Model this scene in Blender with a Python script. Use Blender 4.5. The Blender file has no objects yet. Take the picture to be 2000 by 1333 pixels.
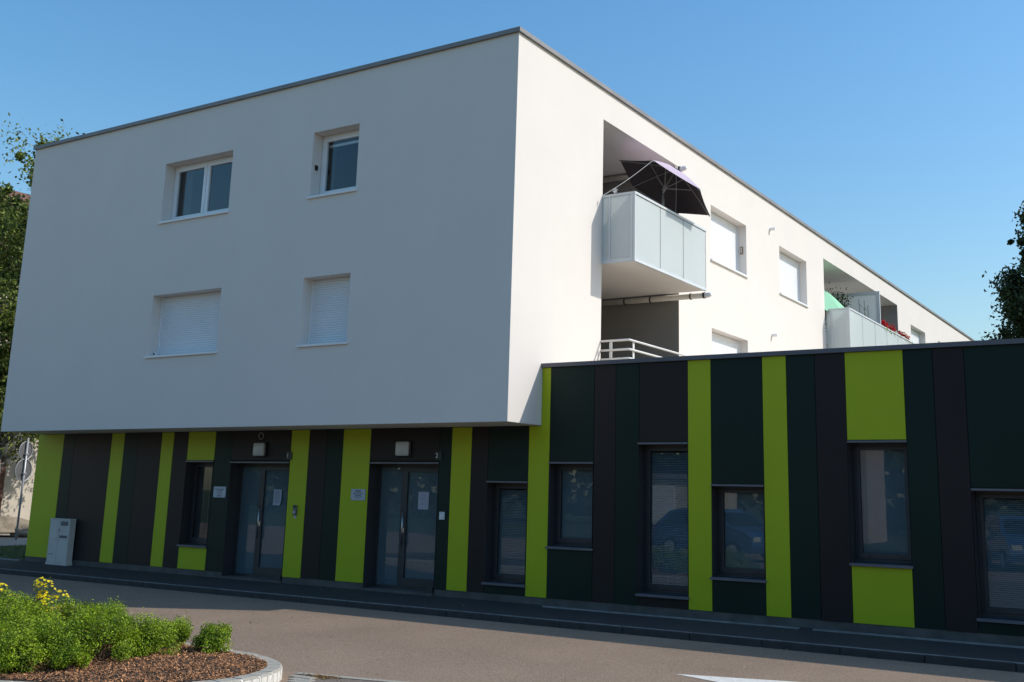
import bpy, math, random
from mathutils import Vector, Matrix
random.seed(7)
sc = bpy.context.scene
col = sc.collection

# ---------------------------------------------------------------- camera
cam_d = bpy.data.cameras.new('camera')
cam = bpy.data.objects.new('camera', cam_d)
col.objects.link(cam)
YAW, PITCH, ROLL = 0.5494, 0.2032, 0.0211
FW = Vector((-math.sin(YAW)*math.cos(PITCH), math.cos(YAW)*math.cos(PITCH), math.sin(PITCH)))
R0 = Vector((math.cos(YAW), math.sin(YAW), 0)); U0 = R0.cross(FW)
RT = R0*math.cos(ROLL) + U0*math.sin(ROLL); UP = -R0*math.sin(ROLL) + U0*math.cos(ROLL)
m = Matrix(((RT.x, UP.x, -FW.x, 9.488), (RT.y, UP.y, -FW.y, -14.038), (RT.z, UP.z, -FW.z, 1.586), (0, 0, 0, 1)))
cam.matrix_world = m
cam_d.sensor_width = 36; cam_d.sensor_fit = 'HORIZONTAL'
cam_d.lens = 2070.97/2000*36
cam_d.shift_x = (1000-1090.87)/2000
cam_d.shift_y = (537.34-666.5)/2000
cam_d.clip_end = 900; cam_d.clip_start = 0.1
sc.camera = cam
# ---------------------------------------------------------------- sky and sun
TO_SUN = Vector((1.05, 0.60, 1.0)).normalized()
w = bpy.data.worlds.new('World'); sc.world = w; w.use_nodes = True
nt = w.node_tree; bg = nt.nodes['Background']
sky = nt.nodes.new('ShaderNodeTexSky'); sky.sky_type = 'NISHITA'; sky.sun_disc = False
sky.sun_elevation = math.asin(TO_SUN.z); sky.sun_rotation = math.atan2(TO_SUN.x, TO_SUN.y)
sky.altitude = 200; sky.air_density = 1.6; sky.dust_density = 1.6; sky.ozone_density = 6.0
hs = nt.nodes.new('ShaderNodeHueSaturation'); hs.inputs['Saturation'].default_value = 1.2; hs.inputs['Hue'].default_value = 0.497
nt.links.new(sky.outputs[0], hs.inputs['Color']); nt.links.new(hs.outputs[0], bg.inputs[0]); bg.inputs[1].default_value = 0.15
sun_d = bpy.data.lights.new('sun', 'SUN'); sun_d.energy = 3.15; sun_d.angle = math.radians(0.53); sun_d.color = (1.0, 0.94, 0.86)
sun = bpy.data.objects.new('sun', sun_d); col.objects.link(sun)
sun.rotation_euler = TO_SUN.to_track_quat('Z', 'Y').to_euler(); sun.location = (20, 10, 30)
sc.view_settings.view_transform = 'Standard'; sc.view_settings.look = 'None'
sc.view_settings.gamma = 1; sc.view_settings.exposure = 0.2; sc.view_settings.use_curve_mapping = False

# ---------------------------------------------------------------- materials
def new_mat(name):
    mt = bpy.data.materials.new(name); mt.use_nodes = True
    return mt, mt.node_tree, mt.node_tree.nodes['Principled BSDF']
def node(nt, t, **kw):
    n = nt.nodes.new(t)
    for k, v in kw.items(): setattr(n, k, v)
    return n
def mat(name, c1, c2=None, rough=0.7, scale=3.0, bump=0.0, bscale=60.0, metal=0.0, spec=0.5, coat=0.0, detail=6, island=0.0, stretch=None, bdist=0.004, mid=(0.35, 0.65)):
    """noise-mixed two-tone procedural material in object space, with optional fine relief"""
    mt, nt, b = new_mat(name)
    b.inputs['Roughness'].default_value = rough; b.inputs['Metallic'].default_value = metal
    b.inputs['Specular IOR Level'].default_value = spec; b.inputs['Coat Weight'].default_value = coat
    b.inputs['Coat Roughness'].default_value = 0.03
    c2 = c2 or tuple(x*0.9 for x in c1)
    geo = node(nt, 'ShaderNodeNewGeometry')
    mp = node(nt, 'ShaderNodeMapping')
    if stretch: mp.inputs['Scale'].default_value = stretch
    nt.links.new(geo.outputs['Position'], mp.inputs[0])
    nz = node(nt, 'ShaderNodeTexNoise'); nz.inputs['Scale'].default_value = scale; nz.inputs['Detail'].default_value = detail
    nt.links.new(mp.outputs[0], nz.inputs[0])
    rp = node(nt, 'ShaderNodeValToRGB')
    rp.color_ramp.elements[0].position = mid[0]; rp.color_ramp.elements[1].position = mid[1]
    rp.color_ramp.elements[0].color = (*c2, 1); rp.color_ramp.elements[1].color = (*c1, 1)
    nt.links.new(nz.outputs[0], rp.inputs[0])
    out = rp.outputs[0]
    if island:
        hsv = node(nt, 'ShaderNodeHueSaturation')
        mr = node(nt, 'ShaderNodeMapRange'); mr.inputs[3].default_value = 1-island; mr.inputs[4].default_value = 1+island
        nt.links.new(geo.outputs['Random Per Island'], mr.inputs[0]); nt.links.new(mr.outputs[0], hsv.inputs['Value'])
        nt.links.new(out, hsv.inputs['Color']); out = hsv.outputs[0]
    nt.links.new(out, b.inputs['Base Color'])
    if bump:
        n2 = node(nt, 'ShaderNodeTexNoise'); n2.inputs['Scale'].default_value = bscale; n2.inputs['Detail'].default_value = 4
        nt.links.new(mp.outputs[0], n2.inputs[0])
        bp = node(nt, 'ShaderNodeBump'); bp.inputs['Strength'].default_value = bump; bp.inputs['Distance'].default_value = bdist
        nt.links.new(n2.outputs[0], bp.inputs['Height']); nt.links.new(bp.outputs[0], b.inputs['Normal'])
    return mt
def glass_mat(name, tint=(0.85, 0.9, 0.92), refl=0.9):
    mt, nt, b = new_mat(name)
    o = nt.nodes['Material Output']; nt.nodes.remove(b)
    tr = node(nt, 'ShaderNodeBsdfTransparent'); tr.inputs[0].default_value = (*tint, 1)
    gl = node(nt, 'ShaderNodeBsdfGlossy'); gl.inputs['Roughness'].default_value = 0.0; gl.inputs[0].default_value = (1, 1, 1, 1)
    nz = node(nt, 'ShaderNodeTexNoise'); nz.inputs['Scale'].default_value = 1.3; nz.inputs['Detail'].default_value = 1
    geo = node(nt, 'ShaderNodeNewGeometry'); nt.links.new(geo.outputs['Position'], nz.inputs[0])
    bp = node(nt, 'ShaderNodeBump'); bp.inputs['Strength'].default_value = 0.006; bp.inputs['Distance'].default_value = 0.05
    nt.links.new(nz.outputs[0], bp.inputs['Height']); nt.links.new(bp.outputs[0], gl.inputs['Normal'])
    fr = node(nt, 'ShaderNodeFresnel')
    ior = node(nt, 'ShaderNodeMapRange'); ior.inputs[3].default_value = 1.5; ior.inputs[4].default_value = 1/1.5   # thin sheet: same reflectance on both faces
    nt.links.new(geo.outputs['Backfacing'], ior.inputs[0]); nt.links.new(ior.outputs[0], fr.inputs[0])
    mu = node(nt, 'ShaderNodeMath', operation='MULTIPLY'); mu.inputs[1].default_value = refl; mu.use_clamp = True
    nt.links.new(fr.outputs[0], mu.inputs[0])
    mx = node(nt, 'ShaderNodeMixShader'); nt.links.new(mu.outputs[0], mx.inputs[0])
    nt.links.new(tr.outputs[0], mx.inputs[1]); nt.links.new(gl.outputs[0], mx.inputs[2]); nt.links.new(mx.outputs[0], o.inputs[0])
    return mt
def leaf_mat(name, c1, c2, trans=0.35, var=0.35, rough=0.5, scale=1.5):
    mt, nt, b = new_mat(name)
    o = nt.nodes['Material Output']
    geo = node(nt, 'ShaderNodeNewGeometry')
    nz = node(nt, 'ShaderNodeTexNoise'); nz.inputs['Scale'].default_value = scale; nz.inputs['Detail'].default_value = 2
    nt.links.new(geo.outputs['Position'], nz.inputs[0])
    rp = node(nt, 'ShaderNodeValToRGB'); rp.color_ramp.elements[0].position = 0.3; rp.color_ramp.elements[1].position = 0.7
    rp.color_ramp.elements[0].color = (*c2, 1); rp.color_ramp.elements[1].color = (*c1, 1)
    add = node(nt, 'ShaderNodeMath', operation='ADD'); sub = node(nt, 'ShaderNodeMath', operation='MULTIPLY_ADD')
    sub.inputs[1].default_value = 0.5; sub.inputs[2].default_value = -0.25
    nt.links.new(geo.outputs['Random Per Island'], sub.inputs[0]); nt.links.new(nz.outputs[0], add.inputs[0]); nt.links.new(sub.outputs[0], add.inputs[1])
    nt.links.new(add.outputs[0], rp.inputs[0])
    hsv = node(nt, 'ShaderNodeHueSaturation'); mr = node(nt, 'ShaderNodeMapRange'); mr.inputs[3].default_value = 1-var; mr.inputs[4].default_value = 1+var
    nt.links.new(geo.outputs['Random Per Island'], mr.inputs[0]); nt.links.new(mr.outputs[0], hsv.inputs['Value']); nt.links.new(rp.outputs[0], hsv.inputs['Color'])
    nt.links.new(hsv.outputs[0], b.inputs['Base Color']); b.inputs['Roughness'].default_value = rough; b.inputs['Specular IOR Level'].default_value = 0.35
    tl = node(nt, 'ShaderNodeBsdfTranslucent'); nt.links.new(hsv.outputs[0], tl.inputs[0])
    mx = node(nt, 'ShaderNodeMixShader'); mx.inputs[0].default_value = trans
    nt.links.new(b.outputs[0], mx.inputs[1]); nt.links.new(tl.outputs[0], mx.inputs[2]); nt.links.new(mx.outputs[0], o.inputs[0])
    return mt
def cloth_mat(name, c, trans=0.15, rough=0.8):
    mt, nt, b = new_mat(name); o = nt.nodes['Material Output']
    geo = node(nt, 'ShaderNodeNewGeometry')
    nz = node(nt, 'ShaderNodeTexNoise'); nz.inputs['Scale'].default_value = 9; nz.inputs['Detail'].default_value = 5
    nt.links.new(geo.outputs['Position'], nz.inputs[0])
    rp = node(nt, 'ShaderNodeValToRGB'); rp.color_ramp.elements[0].color = (*[x*0.92 for x in c], 1); rp.color_ramp.elements[1].color = (*c, 1)
    nt.links.new(nz.outputs[0], rp.inputs[0]); nt.links.new(rp.outputs[0], b.inputs['Base Color'])
    b.inputs['Roughness'].default_value = rough; b.inputs['Specular IOR Level'].default_value = 0.2
    tl = node(nt, 'ShaderNodeBsdfTranslucent'); nt.links.new(rp.outputs[0], tl.inputs[0])
    mx = node(nt, 'ShaderNodeMixShader'); mx.inputs[0].default_value = trans
    nt.links.new(b.outputs[0], mx.inputs[1]); nt.links.new(tl.outputs[0], mx.inputs[2]); nt.links.new(mx.outputs[0], o.inputs[0])
    return mt

def render_mat():
    """white mineral render: fine grain relief, faint cloudy tone, a few weak vertical run marks"""
    mt, nt, b = new_mat('white_render')
    geo = node(nt, 'ShaderNodeNewGeometry')
    n1 = node(nt, 'ShaderNodeTexNoise'); n1.inputs['Scale'].default_value = 0.7; n1.inputs['Detail'].default_value = 8; n1.inputs['Roughness'].default_value = 0.65
    nt.links.new(geo.outputs['Position'], n1.inputs[0])
    mp = node(nt, 'ShaderNodeMapping'); mp.inputs['Scale'].default_value = (3.2, 3.2, 0.16); nt.links.new(geo.outputs['Position'], mp.inputs[0])
    n2 = node(nt, 'ShaderNodeTexNoise'); n2.inputs['Scale'].default_value = 1.0; n2.inputs['Detail'].default_value = 6; nt.links.new(mp.outputs[0], n2.inputs[0])
    ad = node(nt, 'ShaderNodeMix'); ad.data_type = 'FLOAT'; ad.inputs[0].default_value = 0.16
    nt.links.new(n1.outputs[0], ad.inputs[2]); nt.links.new(n2.outputs[0], ad.inputs[3])
    rp = node(nt, 'ShaderNodeValToRGB')
    e = rp.color_ramp.elements; e[0].position = 0.3; e[0].color = (0.712, 0.664, 0.614, 1); e[1].position = 0.64; e[1].color = (0.745, 0.695, 0.643, 1)
    nt.links.new(ad.outputs[0], rp.inputs[0]); nt.links.new(rp.outputs[0], b.inputs['Base Color'])
    b.inputs['Roughness'].default_value = 0.92; b.inputs['Specular IOR Level'].default_value = 0.2
    n3 = node(nt, 'ShaderNodeTexNoise'); n3.inputs['Scale'].default_value = 90; n3.inputs['Detail'].default_value = 3; nt.links.new(geo.outputs['Position'], n3.inputs[0])
    bp = node(nt, 'ShaderNodeBump'); bp.inputs['Strength'].default_value = 0.25; bp.inputs['Distance'].default_value = 0.004
    nt.links.new(n3.outputs[0], bp.inputs['Height']); nt.links.new(bp.outputs[0], b.inputs['Normal'])
    return mt
def asphalt_mat(name, c1, c2, speck=(0.42, 0.38, 0.33)):
    mt, nt, b = new_mat(name)
    geo = node(nt, 'ShaderNodeNewGeometry')
    n1 = node(nt, 'ShaderNodeTexNoise'); n1.inputs['Scale'].default_value = 0.45; n1.inputs['Detail'].default_value = 9; n1.inputs['Roughness'].default_value = 0.6
    nt.links.new(geo.outputs['Position'], n1.inputs[0])
    rp = node(nt, 'ShaderNodeValToRGB'); e = rp.color_ramp.elements
    e[0].position = 0.33; e[0].color = (*c2, 1); e[1].position = 0.66; e[1].color = (*c1, 1)
    nt.links.new(n1.outputs[0], rp.inputs[0])
    # stones of the wearing course
    vo = node(nt, 'ShaderNodeTexVoronoi'); vo.inputs['Scale'].default_value = 75; nt.links.new(geo.outputs['Position'], vo.inputs[0])
    r2 = node(nt, 'ShaderNodeValToRGB'); e = r2.color_ramp.elements; e[0].position = 0.55; e[0].color = (0, 0, 0, 1); e[1].position = 0.95; e[1].color = (1, 1, 1, 1)
    sp = node(nt, 'ShaderNodeSeparateColor'); nt.links.new(vo.outputs['Color'], sp.inputs[0]); nt.links.new(sp.outputs[0], r2.inputs[0])
    mx = node(nt, 'ShaderNodeMix'); mx.data_type = 'RGBA'; mx.inputs[7].default_value = (*speck, 1)
    ml = node(nt, 'ShaderNodeMath', operation='MULTIPLY'); ml.inputs[1].default_value = 0.28; nt.links.new(r2.outputs[0], ml.inputs[0])
    nt.links.new(ml.outputs[0], mx.inputs[0]); nt.links.new(rp.outputs[0], mx.inputs[6])
    # darker grains
    r3 = node(nt, 'ShaderNodeValToRGB'); e = r3.color_ramp.elements; e[0].position = 0.05; e[0].color = (0.55, 0.55, 0.55, 1); e[1].position = 0.35; e[1].color = (1, 1, 1, 1)
    nt.links.new(sp.outputs[1], r3.inputs[0])
    m2 = node(nt, 'ShaderNodeMix'); m2.data_type = 'RGBA'; m2.blend_type = 'MULTIPLY'; m2.inputs[0].default_value = 0.45
    nt.links.new(mx.outputs[2], m2.inputs[6]); nt.links.new(r3.outputs[0], m2.inputs[7])
    nt.links.new(m2.outputs[2], b.inputs['Base Color']); b.inputs['Roughness'].default_value = 0.9; b.inputs['Specular IOR Level'].default_value = 0.25
    bp = node(nt, 'ShaderNodeBump'); bp.inputs['Strength'].default_value = 0.5; bp.inputs['Distance'].default_value = 0.006
    nt.links.new(vo.outputs['Distance'], bp.inputs['Height']); nt.links.new(bp.outputs[0], b.inputs['Normal'])
    return mt

M = {
 'render': render_mat(),
 'lime': mat('lime_panel', (0.395, 0.470, 0.013), (0.375, 0.446, 0.012), rough=0.5, spec=0.25, scale=0.8, bump=0.03, bscale=8, bdist=0.01),
 'green': mat('dark_green_panel', (0.0055, 0.0190, 0.0130), (0.0045, 0.0160, 0.0110), rough=0.55, spec=0.25, scale=0.8, bump=0.03, bscale=8, bdist=0.01),
 'brown': mat('charcoal_brown_panel', (0.0225, 0.0165, 0.0155), (0.019, 0.014, 0.0135), rough=0.55, spec=0.25, scale=0.8, bump=0.03, bscale=8, bdist=0.01),
 'joint': mat('black_joint', (0.012, 0.012, 0.012), rough=0.8),
 'grey_metal': mat('grey_coated_metal', (0.13, 0.13, 0.145), (0.11, 0.11, 0.125), rough=0.45, scale=2),
 'dark_metal': mat('dark_grey_metal', (0.038, 0.037, 0.040), (0.032, 0.031, 0.034), rough=0.45, scale=2),
 'coping': mat('zinc_coping', (0.25, 0.24, 0.235), (0.20, 0.192, 0.19), rough=0.5, scale=1.2, metal=0.0),
 'wing_coping': mat('grey_wing_coping', (0.115, 0.11, 0.125), (0.10, 0.095, 0.11), rough=0.5, scale=1.2),
 'white_pvc': mat('white_pvc', (0.80, 0.80, 0.80), (0.77, 0.77, 0.77), rough=0.35, scale=2),
 'shutter': mat('white_shutter', (0.78, 0.79, 0.80), (0.75, 0.76, 0.77), rough=0.4, scale=2),
 'alu': mat('pale_aluminium', (0.62, 0.65, 0.66), (0.58, 0.61, 0.62), rough=0.4, scale=3),
 'steel': mat('brushed_steel', (0.6, 0.6, 0.6), (0.5, 0.5, 0.5), rough=0.28, metal=1.0, scale=20),
 'glass': glass_mat('window_glass'),
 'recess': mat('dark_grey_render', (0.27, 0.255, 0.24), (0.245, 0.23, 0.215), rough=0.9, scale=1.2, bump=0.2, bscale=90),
 'ceiling': mat('balcony_ceiling', (0.80, 0.77, 0.73), (0.76, 0.73, 0.69), rough=0.9, scale=1.0),
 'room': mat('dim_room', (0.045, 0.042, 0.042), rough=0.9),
 'curtain': mat('brown_curtain', (0.10, 0.085, 0.08), (0.06, 0.05, 0.05), rough=0.95, scale=6, stretch=(8, 8, 0.3)),
 'film': mat('frosted_film', (0.175, 0.205, 0.215), (0.145, 0.172, 0.182), rough=0.7, scale=0.9),
 'blind': mat('pale_blind', (0.24, 0.27, 0.28), (0.21, 0.24, 0.25), rough=0.6, scale=1.0),
 'plaque': mat('pale_plaque', (0.45, 0.50, 0.56), (0.42, 0.47, 0.53), rough=0.4, scale=4),
 'paper': mat('white_paper', (0.42, 0.43, 0.50), (0.40, 0.41, 0.48), rough=0.7, scale=4),
 'ink': mat('dark_ink', (0.04, 0.045, 0.06), rough=0.7),
 'ink2': mat('grey_ink', (0.18, 0.19, 0.23), rough=0.7),
 'black': mat('black_plastic', (0.012, 0.012, 0.013), rough=0.4),
 'diffuser': mat('opal_diffuser', (0.55, 0.55, 0.52), (0.5, 0.5, 0.47), rough=0.35, scale=3),
 'number': mat('white_number', (0.75, 0.75, 0.72), rough=0.5),
 'cabinet': mat('beige_cabinet', (0.58, 0.55, 0.50), (0.50, 0.475, 0.43), rough=0.6, scale=3, bump=0.08, bscale=120),
 'vent': mat('cabinet_vent', (0.15, 0.15, 0.15), rough=0.7),
 'concrete': mat('plinth_concrete', (0.12, 0.11, 0.10), (0.08, 0.073, 0.065), rough=0.92, scale=3.5, bump=0.4, bscale=70),
 'kerb': mat('kerb_concrete', (0.27, 0.26, 0.245), (0.18, 0.172, 0.16), rough=0.92, scale=5, bump=0.4, bscale=110, island=0.08),
 'kerb_dark': mat('dark_kerb_concrete', (0.055, 0.050, 0.047), (0.038, 0.035, 0.033), rough=0.92, scale=5, bump=0.4, bscale=110, island=0.08),  # dark tone, close to that of the pavement
 'kerb_line': mat('pale_kerb_edge', (0.26, 0.25, 0.24), (0.15, 0.145, 0.14), rough=0.92, scale=7, bump=0.4, bscale=110),  # lighter strip along the stone tops
 'stone': mat('granite_kerb', (0.40, 0.375, 0.315), (0.27, 0.25, 0.205), rough=0.9, scale=45, bump=0.6, bscale=90, island=0.1, bdist=0.006),
 'mortar': mat('white_mortar', (0.72, 0.69, 0.63), (0.60, 0.575, 0.525), rough=0.95, scale=20, bump=0.4, bscale=80),
 'asphalt': asphalt_mat('road_asphalt', (0.272, 0.196, 0.138), (0.212, 0.153, 0.108), speck=(0.5,0.42,0.33)),
 'asphalt2': asphalt_mat('bay_asphalt', (0.18, 0.145, 0.115), (0.14, 0.112, 0.09)),
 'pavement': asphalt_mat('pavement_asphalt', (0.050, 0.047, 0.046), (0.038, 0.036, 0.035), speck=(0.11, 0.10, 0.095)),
 'paint': mat('road_paint', (0.72, 0.70, 0.64), (0.60, 0.58, 0.53), rough=0.8, scale=18, bump=0.3, bscale=120),
 'soil': mat('bed_soil', (0.09, 0.055, 0.034), (0.03, 0.02, 0.013), rough=1.0, scale=12, bump=0.8, bscale=50, bdist=0.02),
 'mulch': mat('bark_mulch', (0.50, 0.25, 0.115), (0.18, 0.085, 0.042), rough=0.95, scale=20, island=0.75),
 'grass': mat('lawn_ground', (0.045, 0.075, 0.018), (0.03, 0.05, 0.012), rough=1.0, scale=4, bump=0.8, bscale=30, bdist=0.03),
 'blade': leaf_mat('grass_blade', (0.10, 0.17, 0.03), (0.06, 0.11, 0.02)),
 'gravel': mat('roof_gravel', (0.68, 0.58, 0.45), (0.54, 0.45, 0.34), rough=0.95, scale=25, bump=0.8, bscale=40, bdist=0.02),
 'path': mat('pale_path', (0.36, 0.32, 0.27), (0.29, 0.26, 0.22), rough=0.95, scale=4, bump=0.4, bscale=60),
 'parasol': cloth_mat('mauve_cloth', (0.55, 0.45, 0.54), trans=0.0),
 'parasol_shaded': cloth_mat('mauve_cloth_shaded', (0.075, 0.062, 0.07), trans=0.0),  # underside of the same cloth, its shade put into a darker colour
 'parasol_green': cloth_mat('mint_cloth', (0.42, 0.80, 0.55), trans=0.25),
 'pole': mat('grey_pole', (0.42, 0.42, 0.42), rough=0.45),
 'rail': mat('cream_railing', (0.70, 0.69, 0.66), (0.66, 0.65, 0.62), rough=0.4),
 'pipe': mat('grey_drain_pipe', (0.74, 0.70, 0.64), (0.66, 0.62, 0.57), rough=0.45, scale=6),
 'sign_back': mat('sign_back', (0.20, 0.20, 0.20), (0.15, 0.15, 0.15), rough=0.45, metal=0.4, scale=5),
 'post': mat('galvanised_post', (0.45, 0.46, 0.47), (0.38, 0.39, 0.4), rough=0.4, metal=0.3, scale=6),
 'rock': mat('field_boulder', (0.36, 0.30, 0.22), (0.20, 0.165, 0.12), rough=0.95, scale=3.5, bump=0.8, bscale=18, bdist=0.03),
 'bark': mat('pale_bark', (0.34, 0.31, 0.27), (0.11, 0.09, 0.075), rough=0.95, scale=5, bump=0.6, bscale=30, stretch=(1, 1, 3), bdist=0.02),
 'bark2': mat('dark_bark', (0.11, 0.085, 0.065), (0.06, 0.045, 0.035), rough=0.95, scale=5, bump=0.6, bscale=30, bdist=0.02),
 'twig': mat('shrub_twig', (0.11, 0.07, 0.045), (0.07, 0.045, 0.03), rough=0.95, scale=20),
 'leaf_birch': leaf_mat('birch_leaf', (0.25, 0.29, 0.055), (0.075, 0.12, 0.026), trans=0.35, var=0.4, scale=0.8),
 'leaf_dark': leaf_mat('dark_leaf', (0.050, 0.070, 0.018), (0.022, 0.034, 0.012), trans=0.15, var=0.4, scale=0.8),
 'leaf_shrub': leaf_mat('shrub_leaf', (0.30, 0.415, 0.018), (0.11, 0.195, 0.010), trans=0.34, var=0.5, scale=4),
 'leaf_pot': leaf_mat('potentilla_leaf', (0.15, 0.20, 0.03), (0.09, 0.13, 0.02), trans=0.35, var=0.3, scale=7),
 'leaf_dry': leaf_mat('dry_leaf', (0.30, 0.19, 0.07), (0.18, 0.10, 0.04), trans=0.3, var=0.3, scale=9),
 'petal_yellow': leaf_mat('yellow_petal', (0.95, 0.78, 0.01), (0.90, 0.68, 0.008), trans=0.25, var=0.12, scale=9),
 'petal_red': leaf_mat('red_petal', (0.62, 0.010, 0.020), (0.45, 0.006, 0.012), trans=0.25, var=0.2, scale=9),
 'petal_white': leaf_mat('white_petal', (0.75, 0.73, 0.66), (0.6, 0.58, 0.5), trans=0.25, var=0.1, scale=9),
 'cream_wall': mat('cream_house_wall', (0.62, 0.56, 0.46), (0.55, 0.49, 0.40), rough=0.9, scale=1.5, bump=0.2, bscale=50),
 'pink_wall': mat('pink_house_wall', (0.50, 0.38, 0.32), (0.45, 0.34, 0.29), rough=0.9, scale=1.5, bump=0.2, bscale=50),
 'tile': mat('brown_roof_tile', (0.20, 0.10, 0.065), (0.12, 0.06, 0.04), rough=0.9, scale=8, bump=0.5, bscale=30, bdist=0.02),
 'wood': mat('brown_wood', (0.14, 0.06, 0.035), (0.09, 0.04, 0.025), rough=0.7, scale=10, stretch=(1, 1, 0.2)),
 'car_blue': mat('blue_car_paint', (0.03, 0.10, 0.26), (0.03, 0.10, 0.25), rough=0.3, coat=1.0),
 'car_white': mat('white_car_paint', (0.6, 0.6, 0.6), rough=0.3, coat=1.0),
 'tyre': mat('tyre_rubber', (0.02, 0.02, 0.02), rough=0.8),
 'dark_glass': mat('dark_glass', (0.01, 0.012, 0.014), rough=0.05, spec=0.6),
 'red_lens': mat('red_lens', (0.4, 0.01, 0.01), rough=0.2),
 'terracotta': mat('terracotta', (0.35, 0.13, 0.06), rough=0.85),
 'brown_plastic': mat('brown_plastic', (0.24, 0.14, 0.075), rough=0.6),
}
# frosted balcony glass: scatters on both sides, pale green body, glossy skin
def frosted(name, c, trans):
    mt, nt, b = new_mat(name); o = nt.nodes['Material Output']
    geo = node(nt, 'ShaderNodeNewGeometry')
    nz = node(nt, 'ShaderNodeTexNoise'); nz.inputs['Scale'].default_value = 1.1; nt.links.new(geo.outputs['Position'], nz.inputs[0])
    rp = node(nt, 'ShaderNodeValToRGB'); rp.color_ramp.elements[0].color = (*[x*0.95 for x in c], 1); rp.color_ramp.elements[1].color = (*c, 1)
    nt.links.new(nz.outputs[0], rp.inputs[0]); nt.links.new(rp.outputs[0], b.inputs['Base Color'])
    b.inputs['Roughness'].default_value = 0.35
    tl = node(nt, 'ShaderNodeBsdfTranslucent'); nt.links.new(rp.outputs[0], tl.inputs[0])
    mx = node(nt, 'ShaderNodeMixShader'); mx.inputs[0].default_value = trans
    nt.links.new(b.outputs[0], mx.inputs[1]); nt.links.new(tl.outputs[0], mx.inputs[2]); nt.links.new(mx.outputs[0], o.inputs[0])
    return mt
M['frosted'] = frosted('frosted_balcony_glass', (0.82, 0.86, 0.85), 0.45)

# ---------------------------------------------------------------- mesh helpers
ORG = {}
class MB:
    def __init__(s): s.v = []; s.f = []
    def quad(s, a, b, c, d):
        n = len(s.v); s.v += [a, b, c, d]; s.f.append((n, n+1, n+2, n+3)); return s
    def poly(s, pts):
        n = len(s.v); s.v += list(pts); s.f.append(tuple(range(n, n+len(pts)))); return s
    def box(s, x0, x1, y0, y1, z0, z1):
        n = len(s.v)
        s.v += [(x0,y0,z0),(x1,y0,z0),(x1,y1,z0),(x0,y1,z0),(x0,y0,z1),(x1,y0,z1),(x1,y1,z1),(x0,y1,z1)]
        for q in ((0,3,2,1),(4,5,6,7),(0,1,5,4),(1,2,6,5),(2,3,7,6),(3,0,4,7)): s.f.append(tuple(n+i for i in q))
        return s
    def hexa(s, bot, top):
        n = len(s.v); k = len(bot); s.v += list(bot)+list(top)
        s.f.append(tuple(n+i for i in reversed(range(k)))); s.f.append(tuple(n+k+i for i in range(k)))
        for i in range(k): s.f.append((n+i, n+(i+1) % k, n+k+(i+1) % k, n+k+i))
        return s
    def tube(s, pts, rad, n=8, cap=True):
        pts = [Vector(p) for p in pts]
        rad = rad if isinstance(rad, (list, tuple)) else [rad]*len(pts)
        base = len(s.v); prev = None
        for i, p in enumerate(pts):
            t = (pts[min(i+1, len(pts)-1)] - pts[max(i-1, 0)]).normalized()
            a = prev if prev else (Vector((0,0,1)) if abs(t.z) < 0.9 else Vector((1,0,0)))
            a = (a - t*a.dot(t)).normalized(); prev = a; b = t.cross(a)
            for k in range(n):
                an = 2*math.pi*k/n; q = p + (a*math.cos(an)+b*math.sin(an))*rad[i]; s.v.append(tuple(q))
        for i in range(len(pts)-1):
            for k in range(n):
                s.f.append((base+i*n+k, base+i*n+(k+1) % n, base+(i+1)*n+(k+1) % n, base+(i+1)*n+k))
        if cap:
            s.f.append(tuple(base+k for k in reversed(range(n)))); e = base+(len(pts)-1)*n; s.f.append(tuple(e+k for k in range(n)))
        return s
    def build(s, name, material, parent=None, smooth=False, bevel=0, origin=None, seg=2):
        o0 = ORG.get(parent.name, Vector((0,0,0))) if parent else Vector(origin or (0,0,0))
        me = bpy.data.meshes.new(name)
        me.from_pydata([(p[0]-o0.x, p[1]-o0.y, p[2]-o0.z) for p in s.v], [], s.f); me.update()
        me.materials.append(M[material] if isinstance(material, str) else material)
        ob = bpy.data.objects.new(name, me); col.objects.link(ob)
        if parent: ob.parent = parent
        else: ob.location = o0
        ORG[ob.name] = o0
        if smooth:
            for p in me.polygons: p.use_smooth = True
        if bevel:
            md = ob.modifiers.new('bevel', 'BEVEL'); md.width = bevel; md.segments = seg; md.limit_method = 'ANGLE'
        return ob
def tag(o, label=None, cat=None, group=None, kind=None):
    if label: o['label'] = label
    if cat: o['category'] = cat
    if group: o['group'] = group
    if kind: o['kind'] = kind
    return o
def thing(name, label, cat, loc=(0,0,0), group=None, rz=0):
    o = bpy.data.objects.new(name, None); col.objects.link(o); o.location = loc; o.rotation_euler = (0,0,rz)
    o.empty_display_size = 0.2
    ORG[o.name] = Vector(loc); return tag(o, label, cat, group)
def local(name, label, cat, loc, rz, group=None):
    """a thing whose parts are modelled about its own origin"""
    o = thing(name, label, cat, loc, group, rz); ORG[o.name] = Vector((0,0,0)); return o
def B1(x0, x1, y0, y1, z0, z1): return MB().box(x0, x1, y0, y1, z0, z1)

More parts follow.
